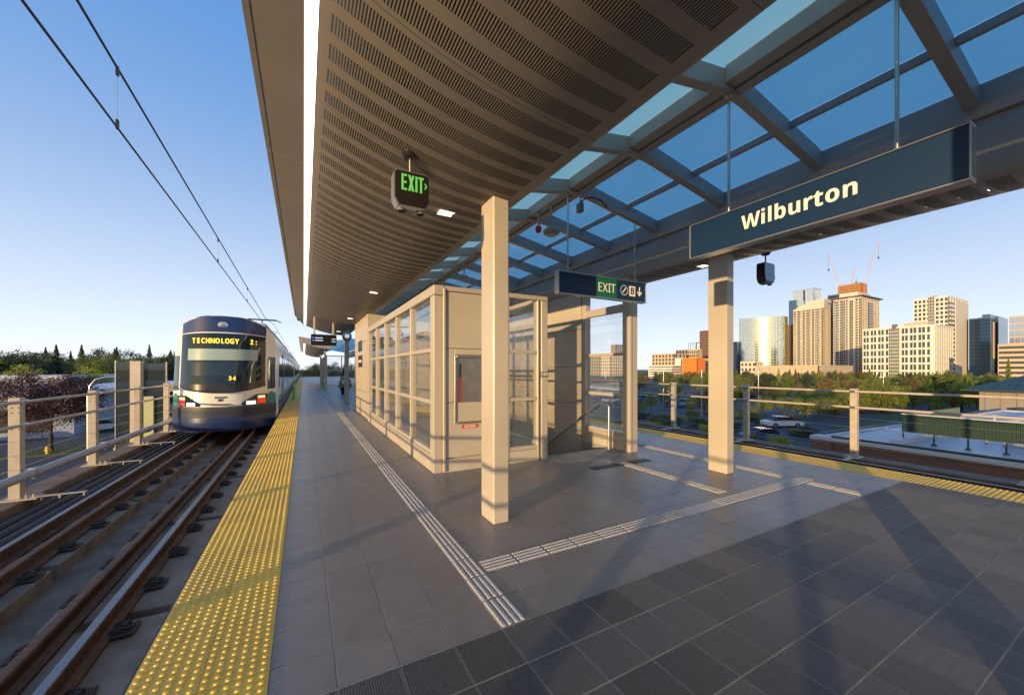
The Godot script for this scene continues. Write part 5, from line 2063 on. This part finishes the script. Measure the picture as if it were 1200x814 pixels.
func leafy(r: float, g: float, b: float) -> StandardMaterial3D:
	var m := mat(r, g, b, 0.7)
	m.backlight_enabled = true
	m.backlight = Color(r * 1.6, g * 1.6, b * 1.2).linear_to_srgb()
	return m

func greenery() -> void:
	var dark := [leafy(0.034, 0.050, 0.024), leafy(0.045, 0.062, 0.026), leafy(0.038, 0.048, 0.028)]
	var mid := [leafy(0.105, 0.135, 0.026), leafy(0.135, 0.155, 0.030), leafy(0.085, 0.105, 0.026)]
	var lime := [leafy(0.20, 0.24, 0.030), leafy(0.24, 0.25, 0.034)]
	var rusty := [leafy(0.12, 0.075, 0.03), leafy(0.14, 0.10, 0.036)]
	var purple := leafy(0.034, 0.013, 0.014)
	var r := RandomNumberGenerator.new()
	r.seed = 77
	# wooded hill beyond the street on the train's side
	for i in 96:
		var b := -27.0 + 18.0 * i / 96.0 + r.randf_range(-0.3, 0.3)
		var d := r.randf_range(250, 400)
		var con := r.randf() < 0.26
		var spot := "above the long warehouse" if b < -21.0 else ("behind the purple tree" if b < -17.5 else ("beside the mirrored glass pillar" if b < -13.5 else "hidden in part by the train"))
		var h := r.randf_range(12, 21.5) * d / 330.0
		if con: tree("fir_tree", ["blackish", "dark green", "dull green"][i % 3] + " fir in the tree line " + spot, "conifer", i % 3, bearing(b, d), h * 1.08, h * r.randf_range(0.9, 1.2), dark[i % 3], "firs of the tree line")
		else: tree("leafy_tree", ["dark", "olive", "mid green", "dull"][i % 4] + " leafy tree in the tree line " + spot, "round", i % 3, bearing(b, d), h * 0.92, h * r.randf_range(0.9, 1.3), [dark[1], mid[2], mid[0], dark[2]][i % 4], "leafy trees of the tree line")
	for q in [[-19.4, 150.0, 8.4, 11.0, "lime green rounded tree above the warehouse roof"], [-23.4, 170.0, 9.0, 12.0, "lime green tree at the edge above the long warehouse"], [-16.4, 175.0, 9.0, 7.0, "slim light green tree beside the mirrored tower"]]:
		tree("leafy_tree", q[4], "round", 1, bearing(q[0], q[1]), q[2], q[3], lime[0], "")
	tree("purple_tree", "broad purple leaved tree between the street and the warehouse", "broad", 0, V(-20.4, GROUND, -51.0), 7.8, 7.6, purple, "")
	# trees along the far end of the line
	for i in 14:
		tree("leafy_tree", ["dark", "darker", "dull green"][i % 3] + " tree beyond the end of the platform", "round", i % 3, bearing(0.2 + i * 0.5, 190 + 20 * (i % 3)), 8.5 + (i % 4), 12.0, dark[i % 3], "trees beyond the platform end")
	# belt between car park and offices
	var tone := ["mid green", "fresh green", "dark", "lime", "rust tinted", "olive", "deep green"]
	for i in 230:
		var b := 59.0 + 22.0 * r.randf()
		var fw := r.randf_range(64 if b > 68.0 else 92, 200)
		var d := fw / cos(deg_to_rad(b - 28.67))
		var k := ["round", "column", "conifer", "round", "column"][i % 5] as String
		var h := minf(r.randf_range(3.9, 6.9) * (1.15 if k != "round" else 0.95), 7.3 + 3.8 * fw / 446.0)
		var lm: Material = [mid[0], mid[1], dark[1], lime[i % 2], rusty[i % 2], mid[2], dark[0]][i % 7]
		var nm := {"round": ["leafy_tree", "leafy tree"], "column": ["columnar_tree", "upright tree"], "conifer": ["fir_tree", "fir"]}[k] as Array
		var near := "below the gold tower" if b < 65.0 else ("below the cream tower" if b < 69.5 else ("before the wide white office" if b < 75.5 else "before the mirrored office"))
		var deep := "near " if fw < 130 else ("middle " if fw < 170 else "far ")
		tree(nm[0], tone[i % 7] + " " + nm[1] + " in the " + deep + "green belt " + near, k, i % 3, bearing(b, d), h, h * r.randf_range(1.0, 1.5), lm, "trees of the green belt")
	for i in 70:
		var b := 67.0 + 13.5 * r.randf()
		var fw := r.randf_range(66, 104)
		var k := ["column", "round", "column", "conifer"][i % 4] as String
		var h := r.randf_range(3.6, 5.8)
		var near := "below the cream tower" if b < 69.5 else ("before the wide white office" if b < 75.5 else "before the mirrored office")
		tree("columnar_tree" if k == "column" else ("fir_tree" if k == "conifer" else "leafy_tree"), ["sunlit", "golden green", "fresh", "olive"][i % 4] + (" upright tree" if k == "column" else (" fir" if k == "conifer" else " bushy tree")) + " fronting the green belt " + ["near the roof ", "mid way ", "deeper "][clampi(int((fw - 66.0) / 12.7), 0, 2)] + near, k, i % 3, bearing(b, fw / cos(deg_to_rad(b - 28.67))), h, h * r.randf_range(1.2, 1.7), [mid[1], lime[0], mid[0], lime[1], mid[2]][i % 5], "trees at the front of the green belt")
	for i in 80:
		var b := 46.0 + 15.0 * r.randf()
		var d := r.randf_range(140, 300)
		var h := r.randf_range(4.5, 7.4)
		var con := i % 3 == 0
		tree("fir_tree" if con else "leafy_tree", ["mid green", "rust tinted", "dark", "olive", "fresh green"][i % 5] + (" fir" if con else " leafy tree") + " among the streets " + ("behind the stair window" if b < 49.0 else ("below the orange building" if b < 55.0 else "below the curved glass tower")), "conifer" if con else "round", i % 3, bearing(b, d), h, h * r.randf_range(1.0, 1.4), [mid[0], rusty[0], dark[1], mid[2], mid[1]][i % 5], "trees below the towers")
	# near planting in the car park
	for q in [[66.3, 74.0, 4.6, 8.0, "spreading pale green tree beside the flat roofed building"], [69.0, 80.0, 4.8, 8.0, "second spreading tree behind the pale roof"], [81.2, 150.0, 10.5, 7.0, "tall pointed fir beside the hipped roof"]]:
		tree("fir_tree" if q[0] > 75 else "leafy_tree", q[4], "conifer" if q[0] > 75 else "round", 2, bearing(q[0], q[1]), q[2], q[3], mid[1], "")
	for i in 22:
		var b := 46.5 + i * 0.95
		var d := 52.0 + 9.0 * sin(i * 2.4) + (i % 3) * 5.0
		tree("shrub", ["olive", "dark", "lime", "rust tinted"][i % 4] + " low shrub in the car park planting " + ("behind the stair window" if b < 50.0 else ("between stair and beige column" if b < 58.0 else "near the flat roof")), "shrub", i % 2, bearing(b, d), r.randf_range(0.9, 1.7), r.randf_range(1.4, 2.4), [mid[2], dark[1], lime[1], rusty[0]][i % 4], "car park shrubs")
	for i in 12:
		tree("young_tree", ["slender", "bushy", "small"][i % 3] + " young tree in the car park " + ["near the stair window", "past the stair window", "beside the beige column", "near the flat roof"][i / 3], "round", i % 3, bearing(47.0 + i * 1.7, 62 + 11 * (i % 4)), r.randf_range(3.0, 4.6), r.randf_range(3.0, 4.2), mid[i % 3], "young car park trees")

# ------------------------------------------------------------------ cars, lamps, road signs
func street_things() -> void:
	var base := thing("parked_car", "", "car")
	var body := PackedVector2Array([V2(-2.3, 0.32), V2(2.3, 0.32), V2(2.34, 0.62), V2(2.2, 0.80), V2(1.35, 0.92), V2(-1.75, 0.95), V2(-2.25, 0.86), V2(-2.36, 0.6)])
	var m := MB.new()
	m.prism_z(body, -0.88, 0.88)
	var paints := [mat(0.72, 0.72, 0.72, 0.25), mat(0.05, 0.12, 0.28, 0.25), mat(0.02, 0.02, 0.025, 0.25), mat(0.30, 0.31, 0.33, 0.3, 0.4), mat(0.26, 0.03, 0.03, 0.3)]
	obj("body", m, paints[0], base)
	m = MB.new()
	m.prism_z(PackedVector2Array([V2(1.32, 0.921), V2(0.55, 1.40), V2(-0.95, 1.44), V2(-1.72, 0.951)]), -0.74, 0.74)
	obj("cabin_glass", m, M.dark, base)
	m = MB.new()
	m.prism_z(PackedVector2Array([V2(0.50, 1.405), V2(-0.92, 1.442), V2(-0.80, 1.50), V2(0.36, 1.47)]), -0.70, 0.70)
	obj("roof", m, paints[0], base)
	for x in [1.42, -1.42]:
		for s in [-1.0, 1.0]:
			m = MB.new()
			m.cyl(V(x, 0.33, s * 0.70), V(x, 0.33, s * 0.90), 0.33, 14)
			var w := obj("wheel", m, M.dark, base)
			m = MB.new()
			m.cyl(V(x, 0.33, s * 0.901), V(x, 0.33, s * 0.912), 0.2, 10)
			obj("rim", m, M.alu, w)
	for s in [-0.62, 0.62]:
		m = MB.new()
		m.bbox(V(2.29, 0.70, s), V(0.08, 0.12, 0.32), 0.02)
		obj("headlight", m, M.white_text, base)
	var list := [[V(55.4, 0, -27.0), -0.5, 0, "white saloon car driving past the shrubs beyond the railing"], [V(42.5, 0, -22.4), -0.35, 1, "blue car parked close below the railing"],
		[V(66, 0, -52), 1.5, 1, "dark blue car in the car park behind the railing post"], [V(70, 0, -53), 1.5, 3, "grey car next to the dark blue one"], [V(74, 0, -54), 1.6, 2, "black car at the end of the parked row"],
		[V(62, 0, -66), 0.2, 0, "white car in the second parked row"], [V(72, 0, -66), 0.2, 1, "blue car in the second parked row"], [V(82, 0, -72), 0.3, 0, "white car farther back in the car park"], [V(88, 0, -60), 1.3, 4, "red car farther back in the car park"],
		[V(96, 0, -76), 1.2, 3, "grey car at the back of the car park"], [V(104, 0, -48), 1.57, 0, "white car on the road behind the car park"], [V(108, 0, -62), 1.57, 1, "blue car on the road behind the car park"], [V(104, 0, -84), 1.57, 3, "silver car on the road before the trees"],
		[V(-22.0, 0, -66.0), 0.1, 0, "white car parked along the street near the mirrored tower"], [V(-17.0, 0, -72.0), 0.1, 3, "grey car parked along the street near the mirrored tower"], [V(-33.0, 0, -58.0), 0.1, 1, "blue car by the warehouse"]]
	for i in list.size():
		var q: Array = list[i]
		var c: Node3D = base if i == 0 else copy_of(base, "parked_car", q[3], Vector3.ZERO)
		c.set_meta("label", q[3])
		c.set_meta("group", "cars in the streets below")
		c.position = V(q[0].x, GROUND + 0.01, q[0].z)
		c.rotation.y = q[1]
		for k in c.get_children():
			if k.name == "body" or k.name == "roof": k.material_override = paints[q[2]]
	# car park lamps
	for i in 7:
		var p: Vector3 = [V(46, GROUND, -32), V(58, GROUND, -48), V(74, GROUND, -40), V(64, GROUND, -70), V(90, GROUND, -55), V(34, GROUND, -52), V(98, GROUND, -30)][i]
		var l := thing("car_park_lamp", ["slim lamp post near the white car", "slim lamp post by the parked row", "slim lamp post before the green belt", "slim lamp post in the second row", "slim lamp post by the far road", "slim lamp post behind the stair window", "slim lamp post beside the flat roof"][i], "lamp post", p, 0.0, "car park lamps")
		m = MB.new()
		m.cyl(Vector3.ZERO, V(0, 7.6, 0), 0.05, 8)
		obj("pole", m, M.alu, l)
		m = MB.new()
		m.bbox(V(0.35, 7.62, 0), V(0.8, 0.10, 0.3), 0.02)
		obj("lamp_head", m, M.grey_plastic, l)
	# road sign by the highway ramp
	var s := thing("road_sign", "white and green road sign on posts before the tree belt", "sign", V(96.0, GROUND, -40.0), deg_to_rad(-62.0))
	m = MB.new()
	for x in [-1.6, 1.6]: m.cyl(V(x, 0, -0.06), V(x, 3.4, -0.06), 0.08, 8)
	obj("post", m, M.alu, s)
	m = MB.new()
	m.bspan(V(-2.1, 1.6, -0.03), V(-0.75, 3.4, 0.03), 0.01)
	obj("white_board", m, M.white_text, s)
	m = MB.new()
	m.bspan(V(-0.7, 1.6, -0.03), V(2.1, 3.4, 0.03), 0.01)
	obj("green_board", m, mat(0.02, 0.28, 0.16, 0.5), s)
	# small shop with white fascia beside the car park
	var h := thing("shop", "small white fronted shop with red trim beside the car park", "shop", V(72.0, GROUND, -84.0))
	m = MB.new()
	m.span(V(0, 0, 0), V(16, 4.0, -14))
	obj("wall", m, mat(0.60, 0.58, 0.56, 0.8), h)
	m = MB.new()
	m.bspan(V(-0.3, 3.9, 0.3), V(16.3, 4.4, -14.3), 0.03)
	obj("red_trim", m, mat(0.32, 0.05, 0.04, 0.6), h)
	for k in 4:
		m = MB.new()
		m.span(V(-0.06, 0.4, -1.0 - k * 3.2), V(0.05, 2.8, -3.2 - k * 3.2))
		obj("window", m, M.dark, h)
